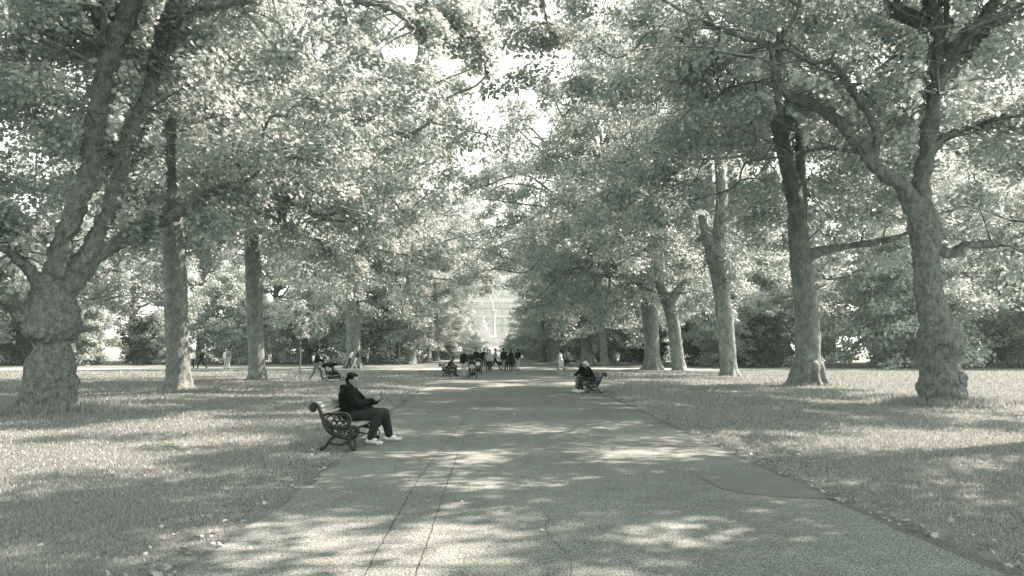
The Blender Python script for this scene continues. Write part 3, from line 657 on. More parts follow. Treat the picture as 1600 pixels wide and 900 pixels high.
HY = 345.0; hall = empty('concert_hall', (at(775, 546, HY)[0], HY, 0)); tag(hall, 'round banded hall with cornices and window rows behind the memorial', 'building')
R_ = 40; a0, a1 = math.pi * 1.0, math.pi * 2.0
MB().lathe([(R_ + .6, 0), (R_ + .6, 6), (R_, 6.3), (R_, 33), (0.5, 33.2)], 96).build('wall', M['brick'], hall, False)
for z, h_, pr_, mt in ((6.6, .5, 1.0, 'stone'), (11.0, .45, .7, 'stone_dark'), (14.2, .9, 1.0, 'stone'), (17.6, .5, .8, 'stone_dark'), (20.4, 1.8, 1.3, 'stone'), (25.2, .6, .9, 'stone_dark'), (28.6, 1.2, 1.6, 'stone'), (31.6, .7, 1.2, 'stone')):
    MB().lathe([(R_ - .2, z - h_ / 2), (R_ + pr_, z - h_ / 2 + .1), (R_ + pr_, z + h_ / 2), (R_ - .2, z + h_ / 2 + .1)], 96).build('cornice', M[mt], hall, False)
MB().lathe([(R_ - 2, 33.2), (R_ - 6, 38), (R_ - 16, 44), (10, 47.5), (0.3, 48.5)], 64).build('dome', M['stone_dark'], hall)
for z, hh, ww in ((9.0, 2.4, 1.3), (12.6, 1.9, 1.2), (22.9, 2.4, 1.4), (16.0, 1.6, .9)):
    for k in range(15):
        a = -math.pi / 2 + (k - 7) * 0.078
        f = MB().box((0, 0, 0), (.36, ww + .5, hh + .5)).build('window', M['stone'], hall, False); f.location = ((R_ + .05) * math.cos(a), (R_ + .05) * math.sin(a), z); f.rotation_euler = (0, 0, a)
        MB().box((.2, 0, 0), (.06, ww, hh)).build('pane', M['glass'], f, False)

# ------------------------------------------------------------------ benches
def bench_frame(y):
    b = MB(); W2 = 0.028
    def bar(pts, r, per=6, seg=8):
        q = spline([(p[0], y, p[1]) for p in pts], per); b.tube(q, r if np.ndim(r) == 0 else np.interp(np.linspace(0, 1, len(q)), np.linspace(0, 1, len(r)), r), seg, round_ends=True)
    # back sweep with rolled scroll
    bar([(-.36, .665), (-.40, .655), (-.43, .69), (-.42, .745), (-.37, .765), (-.315, .735), (-.27, .65), (-.235, .55), (-.19, .43), (-.11, .32), (0.0, .25), (.13, .215), (.24, .20)], [.026, .03, .03, .034, .034, .036, .034, .034, .036, .04, .036, .03, .026])
    b.ball((-.385, y, .70), (.05, .034, .05))
    # seat rail, arm, front scroll
    bar([(-.17, .42), (-.02, .385), (.12, .375), (.26, .39), (.35, .375), (.375, .32), (.34, .26), (.27, .23), (.2, .245)], .026)
    bar([(-.24, .57), (-.14, .605), (-.02, .60), (.08, .615), (.17, .60), (.225, .545), (.235, .48), (.2, .42), (.14, .40)], .024)
    # filigree rings and leaves under the arm and the seat
    for cx, cz, r in ((-.10, .515, .058), (.02, .53, .05), (.125, .525, .055), (.06, .455, .04), (-.04, .445, .04), (.16, .445, .035), (.19, .30, .045), (.09, .305, .045), (-.01, .32, .04), (.28, .31, .045)):
        b.torus((cx, y, cz), r, .013, 'y', 14, 5)
    bar([(-.2, .5), (-.14, .46), (-.08, .40)], .014); bar([(0.05, .25), (.1, .34), (.2, .37)], .014); bar([(-.12, .33), (-.02, .37), (.08, .36)], .014)
    bar([(.02, .56), (.06, .5), (.1, .47), (.13, .49)], .011)
    b.ball((.19, y, .30), (.02, .03, .02)); b.ball((.09, y, .305), (.02, .03, .02)); b.ball((.30, y, .27), (.05, .03, .06))
    for cx, cz, r in ((.14, .36, .03), (.24, .355, .03), (.04, .36, .028), (-.07, .37, .028), (.24, .27, .035), (.14, .25, .03), (-.16, .47, .03), (.06, .57, .025)): b.torus((cx, y, cz), r, .012, 'y', 12, 5)
    # legs with ball feet and cross tie
    bar([(.23, .215), (.22, .14), (.245, .07), (.29, .03)], [.034, .026, .024, .03]); b.ball((.30, y, .036), (.044, .036, .036))
    bar([(-.02, .245), (-.10, .18), (-.16, .09), (-.22, .03)], [.034, .026, .024, .03]); b.ball((-.23, y, .036), (.044, .036, .036))
    bar([(.22, .13), (.1, .10), (-.02, .105), (-.13, .13)], .016)
    bar([(.24, .2), (.32, .16), (.33, .1)], .014)
    return b
def make_bench():
    e = empty('park_bench', (0, 0, 0)); hl = .90
    for y in (-hl, hl): bench_frame(y).build('end_frame', M['iron'], e)
    def slats(pts, w, th, over):
        b = MB()
        for x, z, ang in pts: b.box((x, 0, z), (w, 2 * hl + over, th), Matrix.Rotation(-ang, 3, 'Y'))
        return b
    seat = [(-.12, .425, -.28), (-.045, .408, -.2), (.032, .398, -.08), (.108, .397, .03), (.184, .404, .1), (.26, .412, .05), (.332, .405, -.28)]
    back = [(-.188, .50, 1.92), (-.222, .575, 1.96), (-.252, .65, 1.98), (-.285, .722, 2.1), (-.335, .772, 2.6), (-.408, .782, 3.2)]
    o = slats(seat, .058, .022, -.05).build('seat', M['slat'], e, False); bevel(o, .004)
    o = slats(back, .056, .02, -.05).build('backrest', M['slat'], e, False); bevel(o, .004)
    b = MB(); b.tube([(.1, -hl, .11), (.1, hl, .11)], .012, 8); b.tube([(-.2, -hl, .46), (-.2, hl, .46)], .012, 8); b.build('tie_rod', M['iron'], e)
    return e
bench1 = make_bench(); bench1.location = (-2.86, 14.2, 0.013); bench1.rotation_euler = (0, 0, math.radians(-3))
tag(bench1, 'ornate iron and slat bench with the man in the black jacket, nearest on the left', 'bench', 'cast iron benches along the path')
bench2 = copy_tree(bench1); bench2.location = (3.10, 31.4, 0.013); bench2.rotation_euler = (0, 0, math.radians(184))
bench2['label'] = 'ornate iron bench on the right edge of the path under two huddled people'
bench3 = copy_tree(bench1); bench3.location = (-3.98, 49.6, 0.013); bench3.rotation_euler = (0, 0, math.radians(-2))
bench3['label'] = 'small distant iron bench on the left path edge with a lone hunched sitter'

# ------------------------------------------------------------------ people
def caps(mb, a, b, ra, rb, seg=12): mb.tube([a, tuple((np.array(a) + np.array(b)) / 2), b], [ra, (ra + rb) / 2, rb], seg, round_ends=True)
def stand(h=1.75, stride=0.0, lean=0.0, arms='down', look=0.0, turn=0.0, wide=1.0):
    """joints of a standing or walking figure facing +x"""
    J = {}; u = h / 1.75; s = stride * u
    zp = .94 * u - 0.06 * stride
    J['pelvis'] = (0, 0, zp); cx = lean * u
    J['belly'] = (cx * .4, 0, zp + .14 * u); J['chest'] = (cx * .8, 0, zp + .34 * u)
    J['neck'] = (cx * 1.0, 0, zp + .51 * u); J['head'] = (cx * 1.15 + .02 * u, 0, zp + .69 * u)
    for k, sd in (('L', 1), ('R', -1)):
        J['sh' + k] = (cx * .95, sd * .155 * u * wide, zp + .43 * u); J['hip' + k] = (0, sd * .085 * u, zp - .02 * u)
        f = (1 if k == 'L' else -1) * s / 2
        J['an' + k] = (f - .03 * u, sd * .08 * u, .085 * u + (.05 * u if f < -0.05 else 0)); J['kn' + k] = (f * .55 + .05 * u + (.04 * abs(s) if f < 0 else 0), sd * .085 * u, .50 * u - .02 * stride)
        J['toe' + k] = (f + .14 * u, sd * .09 * u, .03 * u)
        sw = -f * .5
        if arms == 'push': J['el' + k] = (cx + .10 * u, sd * .22 * u, zp + .22 * u); J['ha' + k] = (cx + .36 * u, sd * .18 * u, zp + .12 * u)
        elif arms == 'fold': J['el' + k] = (cx + .06 * u, sd * .22 * u, zp + .2 * u); J['ha' + k] = (cx + .2 * u, -sd * .04 * u, zp + .24 * u)
        elif arms == 'phone': J['el' + k] = (cx + .08 * u, sd * .21 * u, zp + .2 * u); J['ha' + k] = (cx + .28 * u, sd * .07 * u, zp + .3 * u)
        else: J['el' + k] = (cx * .7 + sw * .5 - .02 * u, sd * .20 * u, zp + .19 * u); J['ha' + k] = (cx * .7 + sw + .05 * u, sd * .205 * u, zp - .06 * u)
    return J, u
def person(label, loc, rz, J, u, outfit, voxel=0.024, group=None, fine=False, extras=None, cat='person', lean_root=None):
    e = empty('person', loc, rz); tag(e, label, cat, group)
    A = lambda k: np.array(J[k], float)
    # one continuous body
    b = MB(); pe, be, ch, ne, he = A('pelvis'), A('belly'), A('chest'), A('neck'), A('head')
    def torso(mb, g, y=.062):
        for sd in (1, -1):
            o = np.array([0, sd * y * u, 0]); caps(mb, pe + o, be + o * .9, .10 * u + g, .095 * u + g); caps(mb, be + o * .9, ch + o * 1.15, .095 * u + g, .105 * u + g)
            k = 'L' if sd > 0 else 'R'; caps(mb, ch + o * 1.1, A('sh' + k) * .8 + ch * .2, .092 * u + g, .062 * u + g)
            caps(mb, A('sh' + k), ne, .06 * u + g * .8, .055 * u + g * .6)
        caps(mb, pe, ch, .11 * u + g, .11 * u + g)
    def arms(mb, g, cuff=1.0):
        for k in 'LR':
            caps(mb, A('sh' + k), A('el' + k), .050 * u + g, .042 * u + g); w = A('el' + k) + (A('ha' + k) - A('el' + k)) * .92 * cuff; caps(mb, A('el' + k), w, .043 * u + g, .031 * u + g * .8)
    def legs(mb, g, to=.96):
        for k in 'LR':
            caps(mb, A('hip' + k), A('kn' + k), .088 * u + g, .058 * u + g); w = A('kn' + k) + (A('an' + k) - A('kn' + k)) * to; caps(mb, A('kn' + k), w, .056 * u + g, .040 * u + g)
    torso(b, -.012); arms(b, -.008); legs(b, -.010)
    caps(b, ne - np.array([0, 0, .03 * u]), he - np.array([0, 0, .06 * u]), .058 * u, .05 * u)
    fdir = unit(np.array(J.get('face', (1, 0, -.12)))); side = unit(np.cross((0, 0, 1.0), fdir)); upv = np.cross(fdir, side)
    rot = Matrix((fdir, side, upv)).transposed()
    L = lambda x, y, z: he + u * (x * fdir + y * side + z * upv)
    b.ball(L(-.008, 0, .015), (.093 * u, .075 * u, .105 * u), rot=rot); b.ball(L(.028, 0, -.045), (.062 * u, .056 * u, .075 * u), rot=rot)
    caps(b, L(.085, 0, .012), L(.112, 0, -.022), .011 * u, .015 * u, 8); caps(b, L(.05, 0, -.095), L(.072, 0, -.1), .025 * u, .02 * u, 8)
    b.ball(L(.088, 0, -.058), (.012 * u, .026 * u, .009 * u), rot=rot)
    for sd in (1, -1): b.ball(L(-.012, sd * .076, -.008), (.022 * u, .011 * u, .033 * u), rot=rot); b.ball(L(.072, sd * .03, .022), (.016 * u, .02 * u, .008 * u), rot=rot)
    for k in 'LR':                                             # hands: palm, four unequal fingers, thumb
        ha = A('ha' + k); d = unit(ha - A('el' + k)); fd = unit(np.array(J.get('grip' + k, d + np.array([0, 0, -.3])))); sd = 1 if k == 'L' else -1
        wr = ha - d * .03 * u; pal = ha + fd * .05 * u; caps(b, wr, pal, .030 * u, .036 * u, 8)
        ac = unit(np.cross(fd, np.array([0, sd * 1.0, 0.2]))); cl = unit(np.array(J.get('curl' + k, (0, -sd, -.3))))
        for q, ln in ((-1.5, .066), (-.5, .074), (.5, .070), (1.5, .055)):
            r0 = pal + ac * q * .019 * u; m1 = r0 + fd * ln * .55 * u + cl * .012 * u; m2 = m1 + fd * ln * .3 * u + cl * .035 * u
            b.tube(spline([r0, m1, m2], 3), .0095 * u, 6, round_ends=True)
        t0 = wr - ac * .026 * u + fd * .02 * u; b.tube(spline([t0, t0 - ac * .025 * u + fd * .03 * u, t0 - ac * .022 * u + fd * .06 * u + cl * .02 * u], 3), .0115 * u, 6, round_ends=True)
        an, toe = A('an' + k), A('toe' + k); caps(b, an, toe, .036 * u, .03 * u, 8)
    blend(b.build('body', M[outfit.get('skin', 'skin')], e), min(voxel, .014) if fine else voxel * .8, 2, .4)
    top = MB(); torso(top, .016 + outfit.get('bulk', 0)); arms(top, .012 + outfit.get('bulk', 0) * .6, outfit.get('sleeve', 1.0))
    if outfit.get('hood'): top.torus(tuple(ne + np.array([-.04, 0, .01]) * u), .085 * u, .04 * u, 'z', 16, 8); caps(top, ne + np.array([-.10, -.05, -.03]) * u, ne + np.array([-.10, .05, -.03]) * u, .05 * u, .05 * u)
    if outfit.get('coat'):
        for sd in (1, -1): caps(top, pe + np.array([0, sd * .07 * u, 0]), pe + np.array([0, sd * .09 * u, -outfit['coat'] * u]), .12 * u, .11 * u)
    blend(top.build(outfit.get('top_name', 'jacket'), M[outfit['top']], e), voxel, 3, .4)
    if outfit.get('skirt'):
        s_ = MB(); ln = outfit['skirt'] * u; s_.tube([pe + np.array([0, 0, .06 * u]), pe + np.array([0, 0, -.1 * u]), pe + np.array([0, 0, -ln])], [.135 * u, .18 * u, .22 * u], 16); s_.build('skirt', M[outfit['legs']], e)
    else:
        tr = MB(); legs(tr, .010 + outfit.get('loose', 0), outfit.get('hem', .96))
        for sd in (1, -1): caps(tr, pe + np.array([0, sd * .075 * u, 0]), A('hip' + ('L' if sd > 0 else 'R')), .118 * u, .105 * u)
        blend(tr.build('trousers', M[outfit['legs']], e), voxel, 3, .4)
    for k in 'LR':
        sh = MB(); an, toe = A('an' + k), A('toe' + k); d = unit((toe - an) * np.array([1, 1, 0])); z0 = min(an[2], toe[2])
        hl_ = an - d * .045 * u; hl_[2] = an[2] - .03 * u
        caps(sh, hl_, toe - d * .03 * u + np.array([0, 0, .004]), .040 * u, .034 * u); caps(sh, an + np.array([0, 0, -.005 * u]), (an + toe) / 2, .047 * u, .036 * u); caps(sh, toe - d * .05 * u, toe, .04 * u, .03 * u)
        blend(sh.build('shoe', M[outfit.get('shoes', 'dark_cloth')], e), voxel * .8, 2, .4)
    hr = MB(); hr.ball(L(-.032, 0, .050), (.089 * u, .082 * u, .077 * u), rot=rot); hr.ball(L(-.055, 0, -.005), (.062 * u, .08 * u, .085 * u), rot=rot)
    hr.ball(L(.018, 0, .092), (.05 * u, .056 * u, .026 * u), rot=rot); hr.ball(L(-.035, 0, -.012), (.052 * u, .083 * u, .07 * u), rot=rot)
    hr.ball(L(-.018, 0, .034), (.072 * u, .0865 * u, .078 * u), rot=rot)
    if outfit.get('long_hair'): caps(hr, L(-.06, 0, 0), L(-.085, 0, -outfit['long_hair']), .075 * u, .055 * u)
    ho = hr.build('hair', M[outfit.get('hair', 'hair_dark')], e); blend(ho, voxel * .7, 2, .4)
    if outfit.get('backpack'):
        bp = MB(); c = (ch + be) / 2 + np.array([-.20, 0, .06]) * u; bp.box(c, (.17 * u, .30 * u, .44 * u)); bp.box(c + np.array([-.10, 0, -.08]) * u, (.06 * u, .22 * u, .2 * u))
        o = bp.build('backpack', M[outfit['backpack']], e); bevel(o, .04 * u, 3)
    return e
def hold(name, label, cat, build, mat, loc, rz=0.0):
    e = build.build(name, M[mat], None); e.location = loc; e.rotation_euler = (0, 0, rz); tag(e, label, cat); return e

# the man on the near bench
B1 = Vector((-2.90, 14.2, 0.013)); yo = .16
J = dict(pelvis=(.02, yo, .515), belly=(-.01, yo, .64), chest=(-.04, yo, .83), neck=(-.02, yo, .985), head=(.035, yo, 1.115), face=(1, -.12, -.30),
         shL=(-.02, yo + .195, .925), shR=(-.01, yo - .195, .925), elL=(.20, yo + .25, .70), elR=(.20, yo - .25, .695), haL=(.46, yo + .07, .745), haR=(.44, yo - .07, .75),
         gripL=(.7, 0, .7), gripR=(.75, 0, .65), curlL=(.4, -1, .1), curlR=(.4, 1, .1),
         hipL=(.06, yo + .10, .50), hipR=(.06, yo - .10, .50), knL=(.57, yo + .22, .52), knR=(.55, yo - .16, .545), anL=(.64, yo + .34, .10), anR=(.42, yo - .20, .10), toeL=(.83, yo + .38, .045), toeR=(.62, yo - .24, .04))
man = person('man in black hooded jacket and white trainers on the near bench holding a phone', B1, math.radians(-3), J, 1.10,
             dict(top='black_cloth', legs='denim', shoes='white_cloth', hood=True, bulk=.034, loose=.022, hem=.92), .013, fine=True)
ph = MB().box((0, 0, 0), (.012, .075, .15), Matrix.Rotation(math.radians(28), 3, 'Y')); o = hold('phone', 'dark phone held up in the hands of the man on the near bench', 'phone', ph, 'screen', B1 + Vector((.535, yo, .855))); bevel(o, .005)

# pair on the right bench (local frame turned to face the path)
B2, R2 = Vector((3.10, 31.4, 0.013)), math.radians(184)
def sit(yo, lean=.18, z=.51, kx=.50, ax=.42, head=(0, 0), arms='lap'):
    return dict(pelvis=(-.02, yo, z), belly=(.03 + lean * .2, yo, z + .14), chest=(.05 + lean * .7, yo, z + .32), neck=(.07 + lean, yo, z + .455), head=(.14 + lean * 1.2 + head[0], yo, z + .58 + head[1]), face=(1, 0, -.55),
                shL=(.05 + lean * .9, yo + .18, z + .41), shR=(.05 + lean * .9, yo - .18, z + .41), elL=(.2 + lean, yo + .22, z + .16), elR=(.2 + lean, yo - .22, z + .16),
                haL=(.42 + lean * .6, yo + .08, z + .17), haR=(.42 + lean * .6, yo - .08, z + .17), hipL=(.03, yo + .09, z - .01), hipR=(.03, yo - .09, z - .01),
                knL=(kx, yo + .13, .53), knR=(kx - .02, yo - .12, .53), anL=(ax, yo + .12, .10), anR=(ax + .12, yo - .12, .10), toeL=(ax + .17, yo + .13, .04), toeR=(ax + .29, yo - .13, .04))
person('fair haired person in dark coat leaning forward on the right bench, nearer the camera', B2, R2, sit(.30, .12), 1.0, dict(top='black_cloth', legs='dark_cloth', shoes='white_cloth', hair='hair_fair', long_hair=.12, bulk=.008), .018, fine=True)
person('grey haired person in dark jacket and grey trousers bent forward on the right bench, farther', B2, R2, sit(-.28, .30), 1.0, dict(top='black_cloth', legs='grey_cloth', shoes='white_cloth', hair='hair_grey', bulk=.015), .018, fine=True)
person('lone person in grey top hunched on the small distant left bench', (-3.98, 49.6, 0.013), math.radians(-2), sit(.1, .16), 1.0, dict(top='dark_cloth', legs='dark_cloth', hair='hair_dark'), .022)

# ------------------------------------------------------------------ pushchairs
def wheel(e, x, y, r):
    w = empty('wheel', (x, y, r)); w.parent = e
    MB().torus((0, 0, 0), r - .02, .022, 'y', 18, 6).build('tyre', M['rubber'], w)
    b = MB(); b.lathe([(.0, -.02), (.03, -.02), (.03, .02), (0, .02)], 8)
    for k in range(5):
        a = k * 2 * math.pi / 5; b.tube([(0, 0, 0), ((r - .03) * math.cos(a), 0, (r - .03) * math.sin(a))], .008, 5)
    b.build('rim', M['metal'], w)
def stroller(label, loc, rz, seats=1, canopy='dark_cloth', group=None):
    e = empty('pushchair', loc, rz); tag(e, label, 'pushchair', group); Ln = .40 * (seats - 1) + .62; e.scale = (.80, .88, .95)
    f = MB()
    for y in (-.24, .24):
        f.tube(spline([(-.62, y, 1.03), (-.50, y, .98), (-.25, y, .55), (0.0, y, .34), (Ln - .1, y, .22)], 5), .016, 8); f.tube([(-.22, y, .14), (-.05, y, .36), (.05, y, .62)], .014, 8); f.tube([(-.2, y, .16), (Ln - .1, y, .18)], .012, 6)
    f.tube([(-.62, -.24, 1.03), (-.62, .24, 1.03)], .02, 8); f.tube([(-.2, -.27, .15), (-.2, .27, .15)], .012, 6); f.tube([(Ln - .1, -.27, .15), (Ln - .1, .27, .15)], .012, 6)
    f.build('frame', M['metal'], e)
    for k in range(seats):
        x = .10 + .42 * k; s = MB()
        s.box((x - .06, 0, .42), (.36, .40, .05)); s.box((x - .26, 0, .64), (.05, .40, .48), Matrix.Rotation(math.radians(-18), 3, 'Y')); s.box((x + .16, 0, .30), (.05, .36, .24), Matrix.Rotation(math.radians(-15), 3, 'Y'))
        for y in (-.2, .2): s.box((x - .08, y, .50), (.34, .03, .14))
        s.box((x + .16, 0, .19), (.16, .34, .03)); o = s.build('seat', M['black_cloth'], e, False); bevel(o, .015)
        c = MB()                                                # folding hood as a quarter shell with thickness
        for j in range(7):
            a = math.radians(100 + 13 * j)
            c.tube(spline([(x - .2 + .36 * math.cos(a - .7), -.21, .78 + .12 * math.sin(a)), (x - .2 + .36 * math.cos(a - .7), -.15, .90 + .10 * math.sin(a)), (x - .2 + .36 * math.cos(a - .7), .15, .90 + .10 * math.sin(a)), (x - .2 + .36 * math.cos(a - .7), .21, .78 + .12 * math.sin(a))], 4), .045, 8)
        o = c.build('canopy', M[canopy], e); blend(o, .025, 2)
    MB().box((Ln * .4, 0, .26), (.30 + .26 * seats, .36, .14)).build('basket', M['black_cloth'], e, False)
    for x in (-.2, Ln - .1):
        for y in (-.27, .27): wheel(e, x, y, .14)
    return e
def child(label, loc, rz, top, group=None):
    J = dict(pelvis=(-.10, 0, .52), belly=(-.14, 0, .60), chest=(-.18, 0, .70), neck=(-.20, 0, .79), head=(-.19, 0, .875), face=(1, 0, -.1), shL=(-.18, .10, .76), shR=(-.18, -.10, .76), elL=(-.10, .14, .64), elR=(-.10, -.14, .64), haL=(.02, .06, .60), haR=(.02, -.06, .60),
             hipL=(-.08, .05, .51), hipR=(-.08, -.05, .51), knL=(.13, .07, .52), knR=(.13, -.07, .52), anL=(.19, .07, .31), anR=(.19, -.07, .31), toeL=(.27, .07, .28), toeR=(.27, -.07, .28))
    return person(label, loc, rz, J, .60, dict(top=top, legs='grey_cloth', shoes='white_cloth', hair='hair_grey', top_name='jumper'), .02)
def P0(px, Y): return Vector((at(px, 546, Y)[0], Y, 0.0))
# father with the tandem pushchair on the left lawn
q = P0(495, 41.3); Jm, u = stand(1.8, .62, .04, 'push')
person('man in black jacket and grey trousers pushing the tandem pushchair on the left lawn', q, .05, Jm, u, dict(top='black_cloth', legs='grey_cloth', shoes='white_cloth'), .022)
q2 = q + Vector((.62, 0.05, 0)); stroller('long tandem pushchair with two small children on the left lawn', q2, .05, 2, 'black_cloth')
child('small child in white jumper in the rear seat of the tandem pushchair', q2 + Vector((.08, 0, -.02)), .05, 'white_cloth'); child('small child in grey jumper in the front seat of the tandem pushchair', q2 + Vector((.42, .03, -.02)), .05, 'grey_cloth')
# the two stretching against the thick tree
def prop_pose(h, k):
    J, u = stand(h, 0, 0, 'fold'); sl = .36
    for n in J:
        x, y, z = J[n]; J[n] = (x - (h * .55 - z) * sl * k, y, z)
    J['anL'] = (J['anL'][0] + .35 * k, J['anL'][1], .085); J['toeL'] = (J['toeL'][0] + .30 * k, J['toeL'][1], .03); J['toeR'] = (J['toeR'][0], J['toeR'][1], .03); return J, u
Jp, u = prop_pose(1.72, 1.0); person('person in white top and dark trousers leaning against the thick left tree', P0(548, 69.5), 0, Jp, u, dict(top='white_cloth', legs='dark_cloth', top_name='shirt', shoes='dark_cloth'), .028)
Jp, u = prop_pose(1.75, 1.1); person('person in dark top and pale trousers with legs braced wide by the thick left tree', P0(557, 68.8), 0, Jp, u, dict(top='dark_cloth', legs='white_cloth', top_name='shirt', shoes='white_cloth', hair='hair_fair'), .028)
# walkers on the cross path at the left
Jm, u = stand(1.7, .1); person('person in white top and dark trousers beside the straight upright tree', P0(303, 70), -2.2, Jm, u, dict(top='white_cloth', legs='black_cloth', top_name='shirt', hair='hair_fair'), .028)
Jm, u = stand(1.72, .75, -.02, 'push'); person('person in black striding away to the left of the sunlit cross path', P0(316, 69), math.pi, Jm, u, dict(top='black_cloth', legs='black_cloth', hair='hair_fair'), .028)
Jm, u = stand(1.8, .25); person('walker in pale shirt with grey backpack and pale trousers on the left cross path', P0(357, 68), 1.9, Jm, u, dict(top='pale_cloth', legs='pale_cloth', backpack='grey_cloth', top_name='shirt', hair='hair_grey'), .028)
Jm, u = stand(1.76, .15); person('companion in white half hidden behind the backpack walker on the left', P0(353.5, 68.9), 1.9, Jm, u, dict(top='white_cloth', legs='pale_cloth', top_name='shirt', hair='hair_fair'), .028)
# crowd on the path
G = 'people strolling on the path'
def walker(px, Y, h, rz, stride, label, arms='down', **o):
    Jm, u = stand(h, stride, .03, arms); return person(label, P0(px, Y) + Vector((0, 0, .013)), rz, Jm, u, o, .028, G)
tw, aw = -math.pi / 2, math.pi / 2
walker(725, 46.8, 1.72, tw, .3, 'woman in dark coat and pale trousers walking beside the nearest pushchair', top='black_cloth', legs='pale_cloth', long_hair=.16)
walker(736.5, 47.6, 1.66, tw, .25, 'person in dark jacket and sunglasses pushing the nearest pushchair on the path', 'push', top='dark_cloth', legs='dark_cloth')
s1 = P0(738, 46.4) + Vector((0, 0, .013)); stroller('pushchair nearest on the path with a child facing the camera', s1, tw + .1, 1); child('child in pale jumper facing the camera in the nearest path pushchair', s1 + Vector((0, -.1, 0)), tw + .1, 'pale_cloth')
walker(744, 56.5, 1.80, tw, .2, 'tall man in black behind the second pushchair', 'push', top='black_cloth', legs='black_cloth')
walker(750.5, 57.4, 1.66, tw, .2, 'shorter companion in black beside the tall man with the pushchair', top='black_cloth', legs='dark_cloth', bulk=.015)
s2 = P0(747, 54.8) + Vector((0, 0, .013)); stroller('second pushchair farther up the path with a small child', s2, tw, 1); child('child in white jumper in the second pushchair up the path', s2 + Vector((0, -.1, 0)), tw, 'white_cloth')
walker(756, 73, 1.75, tw, .3, 'dark clothed person farther off in the gap of the crowd', top='black_cloth', legs='black_cloth', bulk=.008)
walker(762, 58.5, 1.72, tw, .12, 'person in pale grey top and dark trousers left of the crowd centre', top='grey_cloth', legs='black_cloth', top_name='shirt', long_hair=.15, hair='hair_grey')
walker(765.5, 58.0, 1.66, tw, .15, 'person in white top close beside the pale grey one in the crowd', top='pale_cloth', legs='dark_cloth', top_name='shirt', long_hair=.2)
walker(773.3, 65, 1.80, 0.25, .95, 'man in grey shirt with legs wide in a long stride', top='grey_cloth', legs='black_cloth', top_name='shirt')
walker(786.5, 63, 1.80, aw, .15, 'broad man in black jacket and grey trousers seen from behind', top='black_cloth', legs='grey_cloth', bulk=.015)
walker(791.5, 63.6, 1.45, aw, .15, 'shorter figure in black squeezed beside the broad man', top='dark_cloth', legs='black_cloth')
walker(798, 62.4, 1.70, aw, .1, 'slim woman in long black coat right of the broad man', top='black_cloth', legs='black_cloth', coat=.35, long_hair=.2)
walker(803.5, 66, 1.72, aw, .2, 'person in grey half hidden between the slim woman and the backpacker', top='grey_cloth', legs='dark_cloth', hair='hair_grey')
walker(809, 62.8, 1.76, aw, .15, 'backpacker in black with pale trousers at the right end of the crowd', top='black_cloth', legs='pale_cloth', backpack='black_cloth')
p = P0(780.6, 63) + Vector((0, 0, .56)); b = MB().box((0, 0, 0), (.30, .12, .24)); b.torus((0, 0, .12), .12, .012, 'y', 12, 5, (1, 1.2)); hold('handbag', 'dark bag carried low at the left hand of the broad man', 'bag', b, 'black_cloth', p)
# two ladies by the right bench
Jm, u = stand(1.7, .5, .05); person('lady in a long white dress walking left behind the right bench', P0(876.5, 65.5), math.pi - .3, Jm, u, dict(top='white_cloth', legs='white_cloth', skirt=.72, top_name='bodice', long_hair=.1), .028)
Jm, u = stand(1.74, .1); person('lady in grey top and dark skirt behind the right bench', P0(885.5, 64.8), aw, Jm, u, dict(top='grey_cloth', legs='dark_cloth', skirt=.42, top_name='blouse', hair='hair_grey'), .028)

# ------------------------------------------------------------------ grass and litter
rng = np.random.RandomState(9)
def on_lawn(x, y): return (x < edge_x(L_EDGE, y) - 0.12) | (x > edge_x(R_EDGE, y) + 0.10)
def scatter(n, dens_pow=1.0, ymin=5.0, ymax=60):
    Y = ymin * (ymax / ymin) ** (rng.rand(n) ** dens_pow); hw = Y * .70 + 1.0; X = (rng.rand(n) * 2 - 1) * hw
    k = on_lawn(X, Y); return X[k], Y[k]
X, Y = scatter(700000, 1.0)
nz = vnoise(np.stack([X + 60, Y + 60, np.zeros_like(X)], 1), 0.7); k = rng.rand(len(X)) < (0.35 + 0.9 * nz); X, Y, nz = X[k], Y[k], nz[k]
verge = np.minimum(np.abs(X - edge_x(L_EDGE, Y)), np.abs(X - edge_x(R_EDGE, Y)))
hgt = (0.010 + 0.014 * nz + 0.0018 * Y) * (0.6 + 0.8 * rng.rand(len(X))) * np.clip(.45 + verge * .5, .45, 1.0)
ex = []
for (bx, by), r, cnt, hh in [(gnd(75, 642)[:2], 1.15, 2600, .30), (gnd(1472, 632)[:2], 1.05, 2200, .26), (gnd(1262, 603)[:2], 1.2, 900, .22), (gnd(280, 612)[:2], 1.1, 1000, .22)]:
    a = rng.rand(cnt) * 6.283; rr = r * (.75 + .55 * np.abs(rng.randn(cnt))); ex.append(np.stack([bx + rr * np.cos(a), by + rr * np.sin(a), hh * (.4 + .8 * rng.rand(cnt))], 1))
ex = np.vstack(ex); X = np.concatenate([X, ex[:, 0]]); Y = np.concatenate([Y, ex[:, 1]]); hgt = np.concatenate([hgt, ex[:, 2]])
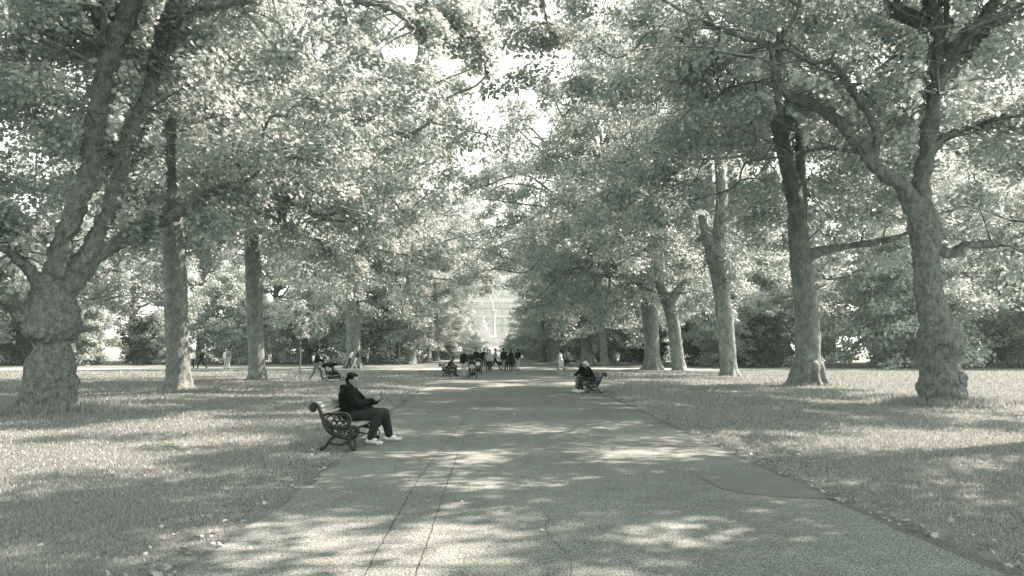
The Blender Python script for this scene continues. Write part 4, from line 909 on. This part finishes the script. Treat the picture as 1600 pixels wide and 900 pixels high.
n = len(X); a = rng.rand(n) * 6.283; w = (0.0018 + 0.0007 * Y) * (.7 + .6 * rng.rand(n)); ln = hgt * .9 * rng.rand(n); la = rng.rand(n) * 6.283
Z = np.zeros(n); bx, by = np.cos(a) * w, np.sin(a) * w
V = np.stack([np.stack([X - bx, Y - by, Z], 1), np.stack([X + bx, Y + by, Z], 1), np.stack([X + np.cos(la) * ln, Y + np.sin(la) * ln, hgt], 1)], 1).reshape(-1, 3)
o = add_obj('grass', np_mesh('grass', V, np.arange(3 * n), np.arange(0, 3 * n, 3), M['grass'])); tag(o, kind='stuff')
# fallen leaves
X, Y = scatter(1500, 1.0, 5, 45); k = rng.rand(len(X)) < .75; X, Y = X[k], Y[k]
Ye = 5.5 * (30 / 5.5) ** rng.rand(420); sd = rng.rand(420) < .5; Xe = np.where(sd, edge_x(L_EDGE, Ye) - np.abs(rng.randn(420)) * .35, edge_x(R_EDGE, Ye) + np.abs(rng.randn(420)) * .22)
Xp = rng.uniform(-2.3, 3.4, 24); Yp = rng.uniform(6, 30, 24)
X = np.concatenate([X, Xe, Xp]); Y = np.concatenate([Y, Ye, Yp]); n = len(X)
P = np.stack([X, Y, .03 + .02 * rng.rand(n)], 1); N = np.array([0, 0, 1.0]) + .45 * rng.randn(n, 3); D = unit(rng.randn(n, 3) * np.array([1, 1, .2]))
V, f, stt = leaves(P, N, D, .035 + .05 * rng.rand(n) ** 2.5, 'plane', .55); V[:, 2] = np.maximum(V[:, 2], .016)
o = add_obj('fallen_leaves', np_mesh('fallen_leaves', V, f, stt, M['litter'])); tag(o, kind='stuff')

# ------------------------------------------------------------------ haze
HAZE = 0.0004
if HAZE > 0:
    m, n_ = new_mat('haze'); pv = n_.nodes.new('ShaderNodeVolumePrincipled'); ov = n_.nodes.new('ShaderNodeOutputMaterial')
    pv.inputs['Color'].default_value = (.78, 1.0, .90, 1); pv.inputs['Density'].default_value = HAZE; pv.inputs['Anisotropy'].default_value = 0.2
    n_.links.new(pv.outputs[0], ov.inputs['Volume'])
    hz = MB().box((0, 0, 29.5), (2300, 2300, 61)).build('haze', m, None, False); tag(hz, kind='stuff')
